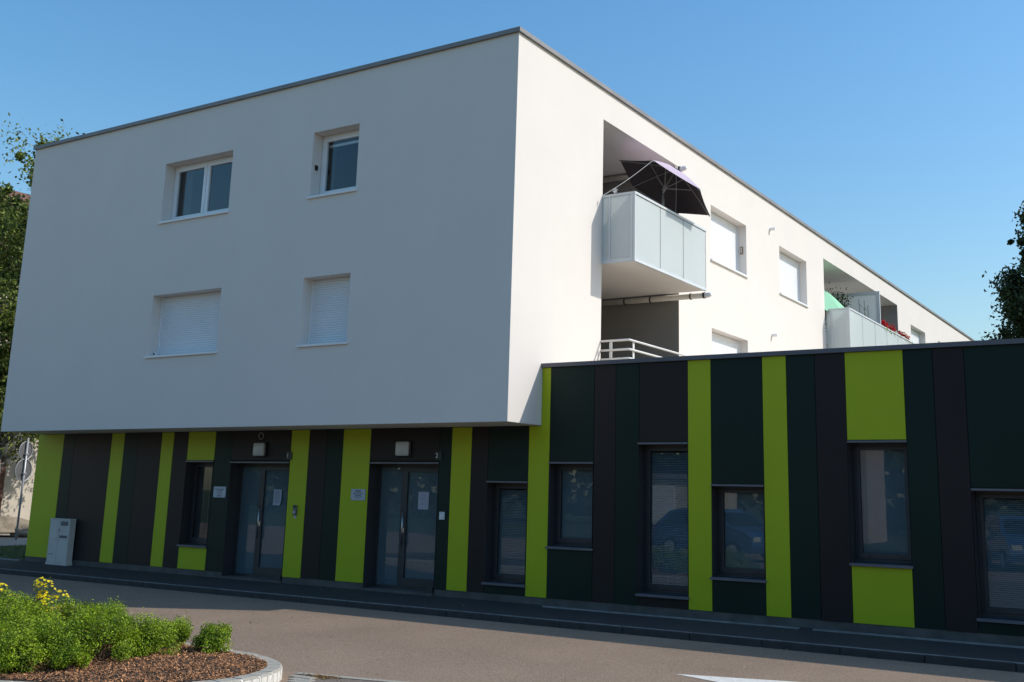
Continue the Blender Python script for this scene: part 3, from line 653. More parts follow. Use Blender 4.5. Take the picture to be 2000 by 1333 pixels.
# ---------------------------------------------------------------- small things on the wall
def rounded(mb, cx, cz, hw, hh, rad, y0, y1, bulge=0.0, n=6):
    pts = []
    for sx, sz, a0 in ((1,1,0),(-1,1,90),(-1,-1,180),(1,-1,270)):
        for k in range(n+1):
            a = math.radians(a0+90*k/n); pts.append((cx+sx*(hw-rad)+math.cos(a)*rad, cz+sz*(hh-rad)+math.sin(a)*rad))
    rings = [(1.0,y1),(1.0,y0+0.25*(y1-y0)),(0.93,y0),(0.5,y0-bulge*0.8),(0.05,y0-bulge)]
    base = len(mb.v); L = len(pts)
    for s, y in rings:
        for x, z in pts: mb.v.append((cx+(x-cx)*s, y, cz+(z-cz)*s))
    for i in range(len(rings)-1):
        for k in range(L): mb.f.append((base+i*L+k, base+i*L+(k+1)%L, base+(i+1)*L+(k+1)%L, base+(i+1)*L+k))
    mb.f.append(tuple(base+(len(rings)-1)*L+k for k in range(L)))
for cx, lab in ((-6.50,'square opal wall lamp above door number 1, below the thin ring'),(-2.885,'square opal wall lamp above door number 2')):
    t = thing('wall_lamp', lab, 'lamp', (cx, D, 2.31), 'wall lamps over the two doors')
    a = MB(); rounded(a, cx, 2.31, 0.165, 0.145, 0.03, D-0.045, D-0.001); a.build('housing', 'black', t)
    a = MB(); rounded(a, cx-0.004, 2.312, 0.145, 0.125, 0.035, D-0.085, D-0.047, 0.022); a.build('diffuser', 'diffuser', t, smooth=True)
rg = MB(); n = 28
rg.tube([(-6.525+0.062*math.cos(2*math.pi*k/n), D-0.008, 2.575+0.062*math.sin(2*math.pi*k/n)) for k in range(n+1)], 0.0055, 6)
tag(rg.build('ring', 'cabinet', None, origin=(-6.525,D,2.575)), 'thin round metal ring on brown panel above the lamp of door 1', 'ring')
def text_mesh(txt, size):
    cu = bpy.data.curves.new('t', 'FONT'); cu.body = txt; cu.size = size; cu.extrude = 0.0015; cu.align_x = 'CENTER'; cu.align_y = 'CENTER'
    o = bpy.data.objects.new('t', cu); col.objects.link(o)
    dg = bpy.context.evaluated_depsgraph_get(); me = bpy.data.meshes.new_from_object(o.evaluated_get(dg))
    vs = [tuple(v.co) for v in me.vertices]; fs = [tuple(p.vertices) for p in me.polygons]
    bpy.data.objects.remove(o); bpy.data.curves.remove(cu); bpy.data.meshes.remove(me)
    return vs, fs
for txt, cx, cz, lab in (('1',-5.745,2.19,'small black house number plate reading 1 at the lime panel'),('2',-2.128,2.19,'small black house number plate reading 2 right of the lamp')):
    t = thing('house_number', lab, 'house number', (cx, D, cz), 'black house number plates')
    px = cx+0.022
    MB().box(px-0.075, px+0.075, D-0.016, D-0.003, cz-0.075, cz+0.075).build('plate', 'black', t)
    vs, fs = text_mesh(txt, 0.115)
    a = MB(); a.v = [(cx-0.01+v[0], D-0.0185-v[2], cz+v[1]) for v in vs]; a.f = fs; a.build('numeral', 'number', t)
def text_rows(t, cx, y, rows, ink):
    """rows of print too small to read: short word-long dabs of ink, each row one piece"""
    for z, wd, h in rows:
        a = MB(); x = cx-wd/2
        while x < cx+wd/2-0.006:
            l = min(random.uniform(0.012, 0.04), cx+wd/2-x)
            a.box(x, x+l, y-0.0008, y, z-h/2, z+h/2); x += l+random.uniform(0.004, 0.009)
        a.build('printed_line', ink, t)
def plaque(x0, x1, z0, z1, rows, lab):
    t = thing('plaque', lab, 'plaque', ((x0+x1)/2, D, z0))
    MB().box(x0, x1, D-0.016, D-0.006, z0, z1).build('plate', 'plaque', t)
    for x in (x0+0.02, x1-0.02):
        for z in (z0+0.02, z1-0.02):
            MB().tube([(x,D-0.001,z),(x,D-0.0185,z)], 0.008, 10).build('screw', 'dark_metal', t)
    text_rows(t, (x0+x1)/2, D-0.0163, rows, 'ink')
plaque(-7.746,-7.397,1.367,1.579,[(1.528,0.27,0.013),(1.505,0.19,0.008),(1.485,0.15,0.006),(1.467,0.14,0.006),(1.448,0.15,0.006),(1.425,0.11,0.007),(1.402,0.12,0.009),(1.39,0.1,0.007)],'pale screwed plaque on the dark green panel left of door 1')
plaque(-4.080,-3.741,1.387,1.588,[(1.563,0.15,0.012),(1.541,0.12,0.012),(1.518,0.24,0.011),(1.496,0.23,0.009),(1.470,0.15,0.014),(1.446,0.20,0.009),(1.425,0.11,0.007)],'pale screwed plaque on the lime panel left of door 2')
YD = D+0.27-0.0
def notice(x0, x1, z0, z1, rows, lab, curl, ink):
    t = thing('notice', lab, 'notice', ((x0+x1)/2, YD, z0))
    a = MB(); n = 6
    for i in range(n):
        for j in range(n):
            def P(i, j):
                u, v = i/n, j/n
                c = curl*(max(0, u-0.75)**2*1.0 + max(0, 0.25-v)**2*0.8)
                return (x0+(x1-x0)*u-curl*0.2*max(0,0.3-v)*u, YD+0.011-c*0.5, z0+(z1-z0)*v)
            a.quad(P(i,j),P(i+1,j),P(i+1,j+1),P(i,j+1))
    a.build('sheet', 'paper', t)
    text_rows(t, (x0+x1)/2-0.01, YD+0.0102, rows, ink)
zz = [1.515-0.022*k for k in range(11)]
notice(-6.362,-6.137,1.243,1.548,[(z,0.15-0.02*(k % 3),0.006) for k, z in enumerate(zz)],'curled printed notice taped inside the recess on the glass of door 1',0.35,'ink')
notice(-2.746,-2.508,1.255,1.563,[(z,0.14-0.02*(k % 3),0.005) for k, z in enumerate([1.53,1.50,1.47,1.45,1.42,1.36,1.34])],'flat printed notice taped on the glass of door 2',0.0,'ink2')
t = thing('intercom', 'grey door intercom with camera and small tag, on lime panel by door 1', 'intercom', (-5.465, D, 1.0))
MB().box(-5.510,-5.420,D-0.032,D-0.001,1.075,1.265).build('housing', 'grey_metal', t, bevel=0.006)
MB().box(-5.505,-5.425,D-0.036,D-0.0325,1.215,1.260).build('camera_window', 'black', t)
a = MB(); a.tube([(-5.465,D-0.033,1.135),(-5.465,D-0.042,1.135)], 0.02, 14); a.build('button', 'alu', t)
MB().box(-5.485,-5.437,D-0.008,D-0.002,1.02,1.068).build('tag', 'plaque', t)
t = thing('intercom', 'small grey bell plate with round button on green panel by door 2', 'intercom', (-1.975, D, 1.10))
MB().box(-2.03,-1.92,D-0.024,D-0.001,1.100,1.232).build('housing', 'alu', t, bevel=0.004)
a = MB(); a.tube([(-1.975,D-0.025,1.158),(-1.975,D-0.036,1.158)], 0.024, 16); a.build('button', 'white_pvc', t)
t = thing('sensor', 'small black sensor stuck on the left reveal of the single upper window', 'sensor', (XB0+0.003, 0.12, 7.53))
MB().box(XB0+0.002,XB0+0.03,0.08,0.15,7.53,7.63).build('housing', 'black', t, bevel=0.008)
MB().tube([(XB0+0.030,0.115,7.58),(XB0+0.034,0.115,7.58)], 0.016, 12).build('lens', 'dark_glass', t)
t = thing('shutter_lock', 'small dark catch at the lower left of the wide closed shutter', 'lock', (XA0+0.06, 0.15, 4.18))
MB().box(XA0+0.003,XA0+0.08,0.13,0.20,4.176,4.25).build('housing', 'white_pvc', t, bevel=0.006)
MB().tube([(XA0+0.045,0.1295,4.215),(XA0+0.045,0.12,4.215)], 0.018, 12).build('knob', 'black', t)
t = thing('thermometer', 'brown wall thermometer on the reveal of the shuttered window', 'thermometer', (-0.12, 10.42, 7.55))
MB().box(-0.16,-0.09,10.398,10.423,7.54,7.73).build('board', 'brown_plastic', t, bevel=0.006)
MB().box(-0.140,-0.110,10.394,10.3975,7.57,7.70).build('scale', 'number', t)
MB().tube([(-0.125,10.393,7.58),(-0.125,10.393,7.68)], 0.004, 6).build('glass_tube', 'red_lens', t)

# cabinets at the foot of the lime panel
t = thing('meter_cabinet', 'beige twin meter cabinet with louvred vents against the lime panel', 'cabinet', (-12.39, 0.90, PAV))
cx0, cx1, cy0, cy1 = -12.745, -12.04, 0.83, 0.975; zc0, zc1 = PAV+0.005, 0.812; xm = (cx0+cx1)/2-0.02; zm = 0.365
MB().box(cx0,cx1,cy0+0.012,cy1,zc0+0.06,zc1-0.03).build('body', 'cabinet', t)
MB().box(cx0-0.01,cx1+0.01,cy0-0.005,cy1+0.003,zc1-0.03,zc1).build('lid', 'cabinet', t, bevel=0.006)
MB().box(cx0-0.006,cx1+0.03,cy0-0.012,cy1-0.003,zc0-0.03,zc0+0.06).build('base', 'cabinet', t, bevel=0.006)
for a,b,c,d in ((cx0+0.004,xm-0.004,zm+0.005,zc1-0.034),(xm+0.004,cx1-0.004,zm+0.005,zc1-0.034),(cx0+0.004,xm-0.004,zc0+0.065,zm-0.005),(xm+0.004,cx1-0.004,zc0+0.065,zm-0.005)):
    MB().box(a,b,cy0,cy0+0.0115,c,d).build('door', 'cabinet', t, bevel=0.003)
for c, d in ((0.665,0.755),(0.40,0.455)):
    v = MB()
    k = 6
    for q in range(k):
        z = c+(d-c)*q/k; v.quad((xm+0.05,cy0-0.006,z),(cx1-0.06,cy0-0.006,z),(cx1-0.06,cy0-0.001,z+(d-c)/k*0.8),(xm+0.05,cy0-0.001,z+(d-c)/k*0.8))
    v.box(xm+0.046,cx1-0.056,cy0-0.0008,cy0-0.0002,c,d)
    v.build('vent', 'vent', t)
MB().box(xm+0.02,xm+0.035,cy0-0.008,cy0-0.0003,0.55,0.59).build('lock', 'black', t)
MB().box(cx0+0.05,cx0+0.24,cy0-0.006,cy0-0.0003,0.045,0.055).build('label_slot', 'vent', t)

# terrace railing on the roof of the wing
def rail_thing():
    t = thing('terrace_railing', 'cream tubular railing on the low roof, in front of the dark recess', 'railing', (0.60, 3.0, 3.45))
    zs_ = [4.358, 4.185, 4.018]
    for z in zs_:
        MB().tube([(0.005,3.0,z-0.0),(0.585,3.0,z),(0.600,3.018,z),(0.600,7.6,z),(0.60,11.0,z)], 0.021, 10).build('rail', 'rail', t, smooth=True)
    for x, y in ((0.20,3.0),(0.60,3.22),(0.60,5.35),(0.60,7.5),(0.60,9.6)):
        p = MB()
        if y == 3.0: p.box(x-0.028,x+0.028,y+0.022,y+0.034,3.455,4.34)
        else: p.box(x-0.034,x-0.022,y-0.028,y+0.028,3.455,4.34); p.box(x-0.046,x-0.0345,y-0.010,y+0.010,3.455,4.33)
        p.build('post', 'rail', t)
rail_thing()

# ---------------------------------------------------------------- parasols
def parasol(name, label, center, axis, udir, R, H, mtop, munder, joint, foot, nrib=6, vent=True):
    n = Vector(axis).normalized(); u = Vector(udir); u = (u-n*u.dot(n)).normalized(); wv = n.cross(u); c = Vector(center)
    t = thing(name, label, 'parasol', foot)
    def P(a, rr, hh): return c + (u*math.cos(a)+wv*math.sin(a))*rr + n*hh
    def prof(f): return 1-(1-f)**1.25
    def surf(a, f):   # f 0 rim .. 1 apex ; straight between ribs, slightly sagging
        k = math.floor(a/(2*math.pi/nrib)); s = a/(2*math.pi/nrib)-k
        a0, a1 = k*2*math.pi/nrib, (k+1)*2*math.pi/nrib
        rr = R*(1-f)
        hh = H*prof(f)
        p0, p1 = P(a0, rr, hh), P(a1, rr, hh)
        sag = 4*s*(1-s)*0.012*(1-f)
        inn = 4*s*(1-s)*0.018*(1-f)
        p = p0.lerp(p1, s) - n*sag*0.6
        return p + (c + n*(p-c).dot(n) - p)*inn
    seg, rings = 8, 8
    for nm, mt, off in (('canopy', mtop, 0.0), ('inner_face', munder, -0.006)):  # thin inner copy of the cloth carries the underside colour
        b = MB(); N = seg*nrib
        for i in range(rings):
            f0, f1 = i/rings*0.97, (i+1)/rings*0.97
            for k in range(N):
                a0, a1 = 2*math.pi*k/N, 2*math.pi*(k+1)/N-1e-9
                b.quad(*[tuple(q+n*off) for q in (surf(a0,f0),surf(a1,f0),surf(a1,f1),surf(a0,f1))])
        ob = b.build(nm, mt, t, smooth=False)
    if vent:
        b = MB(); N = nrib*4
        for nm, r0, h0, h1 in (('vent_cap', 0.24, H*0.86, H*1.06),):
            for k in range(N):
                a0, a1 = 2*math.pi*k/N, 2*math.pi*(k+1)/N
                b.quad(tuple(P(a0,r0,h0)),tuple(P(a1,r0,h0)),tuple(P(a1,0.02,h1)),tuple(P(a0,0.02,h1)))
            b.build(nm, mtop, t)
    run = c + n*(-0.02)
    for k in range(nrib):
        a = 2*math.pi*k/nrib
        rb = MB(); rb.tube([tuple(P(a,R*(1-f_)*0.985,H*prof(f_)-0.018)) for f_ in (0,0.25,0.5,0.75,0.96)], 0.009, 6)
        r_ = rb.build('rib', 'pole', t)
        MB().tube([tuple(run),tuple(P(a,R*0.46,H*prof(0.54)-0.03))], 0.008, 6).build('strut', 'pole', r_)
        MB().tube([tuple(P(a,R*0.965,-0.006)),tuple(P(a,R*1.01,-0.022))], 0.013, 6).build('rib_tip', 'pole', r_)
    hb = MB(); hb.tube([tuple(run-n*0.05),tuple(run+n*0.05)], 0.04, 12); hb.build('runner', 'pole', t)
    j = Vector(joint)
    MB().tube([tuple(j),tuple(run),tuple(c+n*H*1.1)], 0.019, 10).build('upper_pole', 'pole', t, smooth=True)
    MB().tube([tuple(foot),tuple(j-Vector((0,0,0.03)))], 0.021, 10).build('pole', 'pole', t, smooth=True)
    MB().tube([tuple(j-Vector((0,0,0.35))),tuple(j-Vector((0,0,0.13)))], 0.027, 10).build('pole_sleeve', 'pole', t, smooth=True)
    b = MB(); f = Vector(foot); b.tube([(f.x,f.y,f.z),(f.x,f.y,f.z+0.05),(f.x,f.y,f.z+0.06),(f.x,f.y,f.z+0.30)], [0.24,0.24,0.035,0.03], 20); b.build('base', 'dark_metal', t)
    return [P(2*math.pi*k/nrib, R, 0) for k in range(nrib)]
tips = parasol('parasol', 'tilted hexagonal mauve parasol with shade-darkened underside on the nearer balcony', (0.30,5.122,7.833), (0.378,0.308,0.871), (-0.671,-0.556,0.490), 1.095, 0.47, 'parasol', 'parasol_shaded', (0.285,5.06,7.70), (0.27,5.03,5.902))
# tie rope from the near rim corner to the balcony corner
tie = Vector((0.02, 3.01, 7.17)); tp = tips[1]
r = MB(); pts = [tp.lerp(tie, k/8)-Vector((0,0,0.03*math.sin(math.pi*k/8))) for k in range(9)]
r.tube([tuple(p) for p in pts], 0.0045, 6); tag(r.build('tie_rope', 'rail', None, origin=tie), 'thin pale rope tying the mauve parasol to the balcony corner', 'rope')
parasol('parasol', 'mint green parasol half hidden behind the facade edge on the far balcony', (-0.30,17.40,7.56), (0.62,-0.20,0.76), (0.3,0.6,-0.3), 0.98, 0.30, 'parasol_green', 'parasol_green', (-0.35,17.55,7.30), (-0.38,17.6,5.902), vent=False)
# pinwheel clipped to the balcony rail
t = thing('pinwheel', 'small white flower pinwheel clipped to the nearer balcony rail', 'pinwheel', (0.29,2.985,7.14))
MB().tube([(0.275,2.985,7.05),(0.285,2.985,7.20)], 0.004, 6).build('stick', 'rail', t)
for k in range(6):
    a = k*math.pi/3+0.2; a2 = a+0.38; a3 = a-0.38
    c = (0.288,2.975,7.215)
    MB().poly([c,(c[0]+.038*math.cos(a3),2.970,c[2]+.038*math.sin(a3)),(c[0]+.068*math.cos(a),2.972,c[2]+.068*math.sin(a)),(c[0]+.038*math.cos(a2),2.978,c[2]+.038*math.sin(a2))]).build('petal', 'white_pvc', t)

# ---------------------------------------------------------------- foliage helpers
def leaf(b, p, size, nrm=None, asp=0.55):
    d = Vector((random.gauss(0,1),random.gauss(0,1),random.gauss(0,1)))
    if nrm is not None: d = d*0.55 + Vector(nrm)*0.9
    d.normalize()
    a = d.orthogonal().normalized(); a = (Matrix.Rotation(random.uniform(0,6.283), 3, d) @ a); c = d.cross(a)
    s = size*random.uniform(0.7,1.25); p = Vector(p); n = len(b.v)
    b.v += [tuple(p-a*s*0.5), tuple(p+c*s*asp*0.5+d*s*0.08), tuple(p+a*s*0.5), tuple(p-c*s*asp*0.5+d*s*0.08)]
    b.f.append((n,n+1,n+2,n+3))
def shrub(name, label, x, y, z, r, h, leaves, size, m='leaf_shrub', group=None, clumps=16, flowers=None):
    t = thing(name, label, 'shrub', (x,y,z), group)
    st = MB(); b = MB(); cl = []
    for i in range(clumps):
        a = random.uniform(0,6.283); e = random.uniform(0.12,1.0)
        rr = r*math.sqrt(max(0,1-(e*0.9-0.1)**2))*random.uniform(0.45,0.95)
        c = Vector((x+math.cos(a)*rr, y+math.sin(a)*rr, z+h*(0.10+0.72*e)*random.uniform(0.85,1.05)))
        cl.append((c, random.uniform(0.20,0.36)*r+0.025))
        st.tube([(x+random.uniform(-.03,.03),y+random.uniform(-.03,.03),z-0.02), tuple(Vector((x,y,z)).lerp(c,0.55)+Vector((0,0,0.02))), tuple(c)], [0.008,0.006,0.003], 5, cap=False)
    cen = Vector((x,y,z+h*0.35))
    for i in range(leaves):
        c, cr = random.choice(cl)
        d = Vector((random.gauss(0,1),random.gauss(0,1),random.gauss(0,1))).normalized()
        q = c + d*cr*random.uniform(0.25,1.0)**0.6
        if q.z < z+0.01: q.z = z+random.uniform(0.01,0.06)
        # shoots rising above the mass
        if random.random() < 0.08: q.z += random.uniform(0, 0.05)
        leaf(b, q, size, (q-cen).normalized()*0.6+Vector((0,0,0.55)))
    b.build('foliage', m, t); st.build('stem', 'twig', t)
    dl = MB()
    for i in range(leaves//45):
        c, cr = random.choice(cl); d = Vector((random.gauss(0,1),random.gauss(0,1)-0.4,random.gauss(0,1)-0.2)).normalized()
        q = c+d*cr*random.uniform(0.7,1.02); q.z = max(q.z, z+0.02); leaf(dl, q, size*0.9)
    tag(dl.build('withered_leaf', 'leaf_dry', t), kind='stuff')
    return t, cl, cen

# ---------------------------------------------------------------- the planting bed
outer = [(-10,-5.40),(-4,-5.42),(-1,-5.44),(0.1,-5.47),(0.45,-5.505),(0.80,-5.575),(1.09,-5.69),(1.33,-5.86),(1.51,-6.08),(1.63,-6.35),(1.675,-6.62),(1.64,-6.93),(1.49,-7.25),(1.20,-7.56),(0.78,-7.86),(0.25,-8.12),(-0.5,-8.3),(-3,-8.42),(-10,-8.45)]
def resample(P, step):
    Q = [Vector((p[0],p[1],0)) for p in P]; L = [0]
    for a, b in zip(Q[:-1], Q[1:]): L.append(L[-1]+(b-a).length)
    n = int(L[-1]/step); out = []
    for i in range(n+1):
        s = L[-1]*i/n; k = max(j for j in range(len(L)) if L[j] <= s+1e-9); k = min(k, len(Q)-2)
        out.append(Q[k].lerp(Q[k+1], (s-L[k])/(L[k+1]-L[k])))
    return out
def smooth_path(P, sub=8):
    out = []
    for i in range(len(P)-1):
        p0,p1,p2,p3 = [Vector((*P[max(0,min(len(P)-1,i+k))],0)) for k in (-1,0,1,2)]
        for k in range(sub):
            t = k/sub; out.append(tuple((0.5*((2*p1)+(p2-p0)*t+(2*p0-5*p1+4*p2-p3)*t*t+(3*p1-p0-3*p2+p3)*t**3))[:2]))
    out.append(P[-1]); return out
KT = -0.155; KW = 0.15
def inner_of(path, wd):
    out = []
    for i, p in enumerate(path):
        t = (path[min(i+1,len(path)-1)]-path[max(i-1,0)]).normalized(); nrm = Vector((t.y,-t.x,0)); out.append(p+nrm*wd)
    return out
pth = resample(smooth_path(outer), 0.0475)
inn = inner_of(pth, KW)
bed = tag(bpy.data.objects.new('planter_kerb', None), kind='structure'); col.objects.link(bed); ORG[bed.name] = Vector((0,0,0))
core = MB()
o2 = [p.lerp(q, 0.003) for p, q in zip(pth, inn)]; i2 = [p.lerp(q, 0.97) for p, q in zip(pth, inn)]
for i in range(len(pth)-1):
    a,b,c,d = o2[i],o2[i+1],i2[i+1],i2[i]
    ch_ = 0.018
    a2,b2 = a.lerp(d,0.12), b.lerp(c,0.12)
    core.quad((a.x,a.y,ROAD-.05),(b.x,b.y,ROAD-.05),(b.x,b.y,KT-ch_-.001),(a.x,a.y,KT-ch_-.001)); core.quad((a.x,a.y,KT-ch_-.001),(b.x,b.y,KT-ch_-.001),(b2.x,b2.y,KT-.001),(a2.x,a2.y,KT-.001))
    core.quad((a2.x,a2.y,KT-.001),(b2.x,b2.y,KT-.001),(c.x,c.y,KT-.001),(d.x,d.y,KT-.001))
core.build('mortar_joint', 'mortar', bed)
step = 5
for i in range(0, len(pth)-step, step):
    a,b = pth[i].lerp(pth[i+1],0.24), pth[i+step].lerp(pth[i+step-1],0.24)
    d,c = inn[i].lerp(inn[i+1],0.24), inn[i+step].lerp(inn[i+step-1],0.24)
    mo, mi = pth[i+step//2].lerp(pth[i+step//2+1],0.5), inn[i+step//2].lerp(inn[i+step//2+1],0.5)
    dz = random.uniform(0.001,0.006); ch_ = 0.018
    rowO = [a,mo,b]; rowI = [d,mi,c]
    s = MB(); n = 0
    prof = []
    for p, q in zip(rowO, rowI):
        p2 = p.lerp(q,0.13)
        prof.append([(p.x,p.y,ROAD-.05),(p.x,p.y,KT-ch_+dz),(p2.x,p2.y,KT+dz),(q.x,q.y,KT+dz),(q.x,q.y,KT-.12)])
    for u_, v_ in zip(prof[:-1], prof[1:]):
        for k in range(4): s.quad(u_[k], v_[k], v_[k+1], u_[k+1])
    s.poly(list(reversed(prof[0]))); s.poly(prof[-1])
    s.build('kerb_stone', 'stone', bed)
# soil, gently mounded
soil = MB(); ip = [p for p in inn]
# fan of strips from the far inner edge to the near inner edge
half = len(ip)//2
A_, B_ = ip[:half+1], list(reversed(ip[half:]))
B_ = (B_+[B_[-1]]*len(A_))[:len(A_)]
def bedz(x, y):
    return -0.165 + 0.045*max(0, min(1, (1.5-x)*0.8))*max(0, 1-abs((y+6.9)/1.4)**2) + 0.012*math.sin(x*7.1+y*3)*math.sin(y*8.3-x*2)
NB = 10
for k in range(len(A_)-1):
    for j in range(NB):
        q = []
        for kk, jj in ((k,j),(k+1,j),(k+1,j+1),(k,j+1)):
            p = A_[kk].lerp(B_[kk], jj/NB); q.append((p.x,p.y,bedz(p.x,p.y) if 0 < jj < NB else -0.17))
        soil.quad(*q)
tag(soil.build('soil', 'soil', None, smooth=True), kind='structure')
import bisect
poly_in = [(p.x,p.y) for p in ip]
def inside(x, y):
    c = False; n = len(poly_in)
    for i in range(n):
        x1,y1 = poly_in[i]; x2,y2 = poly_in[(i+1)%n]
        if (y1 > y) != (y2 > y) and x < (x2-x1)*(y-y1)/(y2-y1)+x1: c = not c
    return c
chips = MB(); cnt = 0
while cnt < 15000:
    x = random.uniform(-2.6,1.55); y = random.uniform(-8.25,-5.55)
    if x < -1 and random.random() < 0.6: continue
    if not inside(x, y): continue
    cnt += 1
    z = bedz(x,y)+random.uniform(0.0,0.022)
    L, W, T = random.uniform(0.010,0.034), random.uniform(0.005,0.013), random.uniform(0.002,0.006)
    rot = Matrix.Rotation(random.uniform(0,6.283),3,'Z') @ Matrix.Rotation(random.gauss(0,0.4),3,'Y') @ Matrix.Rotation(random.gauss(0,0.5),3,'X')
    n = len(chips.v); p = Vector((x,y,z))
    for sx,sy,sz in ((-1,-.6,-1),(1,-1,-1),(.8,1,-1),(-.9,.9,-1),(-.9,-.7,1),(1,-.8,1),(.7,.9,1),(-1,1,1)):
        chips.v.append(tuple(p+rot@Vector((sx*L/2,sy*W/2,sz*T/2))))
    for q in ((4,5,6,7),(0,1,5,4),(1,2,6,5),(2,3,7,6),(3,0,4,7)): chips.f.append(tuple(n+i for i in q))
tag(chips.build('bark_mulch', 'mulch'), 'brown bark mulch covering the kerbed planting bed', 'mulch', kind='stuff')
shr = [ # x, y, r, h, leaves, label
 (0.20,-5.76,0.205,0.27,3000,'smallest green shrub, alone at the right end of the bed'),
 (-0.36,-5.93,0.29,0.33,4800,'low rounded green shrub second from the right end of the bed'),
 (-0.06,-6.50,0.31,0.42,5200,'green shrub leaning out over the mulch, in front of the two rightmost ones'),
 (-0.05,-6.98,0.36,0.50,6500,'broad green shrub in the middle front of the bed'),
 (-0.16,-7.36,0.29,0.44,5200,'green shrub at the front, beside the dry brown stems'),
 (0.22,-7.50,0.15,0.24,2000,'small low green shrub at the front edge, right of the dry stems'),
 (-0.24,-7.74,0.30,0.48,5200,'green shrub at the lower left corner of the photo, nearest the camera'),
 (-1.10,-6.20,0.33,0.47,5600,'green shrub at the back with the sunlit road just behind it'),
 (-0.66,-6.62,0.34,0.50,5200,'green shrub in the middle of the mass, behind the broad front one'),
 (-1.30,-6.72,0.37,0.55,6200,'tall green shrub just below the upright yellow flowers'),
 (-0.95,-7.25,0.36,0.55,6200,'green shrub left of centre, between front row and yellow flowers'),
 (-1.85,-6.85,0.34,0.55,5200,'green shrub at the left frame edge below the yellow flowers'),
 (-0.62,-7.95,0.28,0.56,3500,'green shrub cut off by the left frame edge'),
]
for x,y,r_,h,n,lab in shr:
    shrub('green_shrub', lab, x, y, bedz(x,y), r_, h, int(n*2.3), 0.0215, group='green shrubs in the planting bed', clumps=max(10,int(26*r_/0.3)))
def flowering(x, y, r, h, nl, nf, lab):
    t, cl, cen = shrub('flowering_shrub', lab, x, y, bedz(x,y), r, h, nl, 0.022, 'leaf_pot', 'yellow flowering shrubs', 14)
    b = MB()
    for i in range(nf):
        c, cr = random.choice(cl)
        d = Vector((random.gauss(0,.7)+0.3,random.gauss(0,.7)-0.45,abs(random.gauss(0,.8))+0.3)).normalized()
        p = c+d*cr*1.02; nrm = (d+Vector((0.1,-0.3,0.4))).normalized(); a = nrm.orthogonal().normalized(); q = nrm.cross(a)
        for k in range(5):
            an = k*1.2566+random.uniform(-.1,.1); e = a*math.cos(an)+q*math.sin(an); g = nrm.cross(e); s = random.uniform(0.015,0.021)
            n = len(b.v); b.v += [tuple(p),tuple(p+e*s*.6+g*s*.42+nrm*s*.25),tuple(p+e*s*1.1+nrm*s*.35),tuple(p+e*s*.6-g*s*.42+nrm*s*.25)]; b.f.append((n,n+1,n+2,n+3))
    tag(b.build('flower', 'petal_yellow', t), kind='stuff')
flowering(-2.16,-6.16,0.30,0.64,3000,260,'yellow flowering shrub standing up against the dark road')
flowering(-2.46,-6.72,0.27,0.70,3400,110,'loose yellow flowering shrub at the left frame edge')
# dry stems in front
t = thing('dry_shrub', 'dry brown stems between the front shrubs', 'shrub', (0.12,-7.62,-0.13))
s = MB(); b = MB()
for i in range(60):
    a = random.uniform(0,6.283); l = random.uniform(0.06,0.17); e = Vector((0.02+math.cos(a)*l,-7.62+math.sin(a)*l,-0.12+random.uniform(0.02,0.12)))
    s.tube([(0.02+random.uniform(-.08,.08),-7.62+random.uniform(-.06,.06),-0.15),tuple(e)], [0.003,0.002], 4, cap=False)
    for k in range(2): leaf(b, e+Vector((random.gauss(0,.02),random.gauss(0,.02),random.gauss(0,.02))), 0.022)
s.build('stem', 'leaf_dry', t); b.build('foliage', 'leaf_dry', t)

lt = MB(); random.seed(99)
for i in range(1500):
    k = random.random()
    if k < 0.30: x, y = 1.62+random.gauss(0.05,.10), -5.66+random.gauss(0,.05)+0.02
    elif k < 0.62: x, y = random.uniform(-13,11), -0.615-abs(random.gauss(0,.06))
    elif k < 0.80: x, y = random.uniform(-13,11), random.uniform(-0.4,0.95)
    else: x, y = random.uniform(-6,9), random.uniform(-5.3,-0.8)
    z = (PAV+0.012 if y > -0.5 else ROAD+0.006)
    leaf(lt, (x,y,z+0.004), random.choice((0.012,0.016,0.03)), (0,0,2.0), 0.6)
tag(lt.build('leaf_litter', 'leaf_dry'), 'dry leaf litter and grit scattered along the kerb and road', 'litter', kind='stuff')
random.seed(123)
# ---------------------------------------------------------------- plants on the far balcony
gi = 0
for x,y,z,lab,mt in ((0.60,20.95,7.23,'red geranium right beside the privacy screen frame','petal_red'),(0.60,21.55,7.19,'red geranium second from the privacy screen','petal_red'),(0.60,22.2,7.19,'full red geranium in front of the dark recess corner','petal_red'),
                   (0.60,22.95,7.20,'white geranium between the red ones','petal_white'),(0.60,23.7,7.23,'bright red geranium just right of the white one','petal_red'),(0.60,24.35,7.13,'small red geranium last along the rail','petal_red')):
    t = thing('geranium', lab, 'flower', (x,y,z-0.25), 'geraniums along the far balcony rail')
    MB().tube([(x-0.06,y,z-0.36),(x-0.06,y,z-0.20)], [0.06,0.09], 12).build('pot', 'terracotta', t)
    lf = MB(); fl = MB()
    for k in range(50): leaf(lf, (x+random.gauss(0,.07),y+random.gauss(0,.12),z-0.08+random.gauss(0,.04)), 0.06, (0.3,0,0.9), 0.9)
    lf.build('foliage', 'leaf_shrub', t)
    nh = 5 if mt == 'petal_red' else 3
    for h_ in range(nh):
        c = Vector((x+random.gauss(0,.05),y+random.gauss(0,.17),z+0.03+random.uniform(0,.14))); rr = random.uniform(.07,.10)*(1 if mt == 'petal_red' else .6)
        for k in range(46):
            d = Vector((random.gauss(0,1),random.gauss(0,1),random.gauss(0,.8))).normalized(); leaf(fl, c+d*rr*random.uniform(.5,1), 0.045, d, 0.9)
    tag(fl.build('flower', mt, t), kind='stuff')
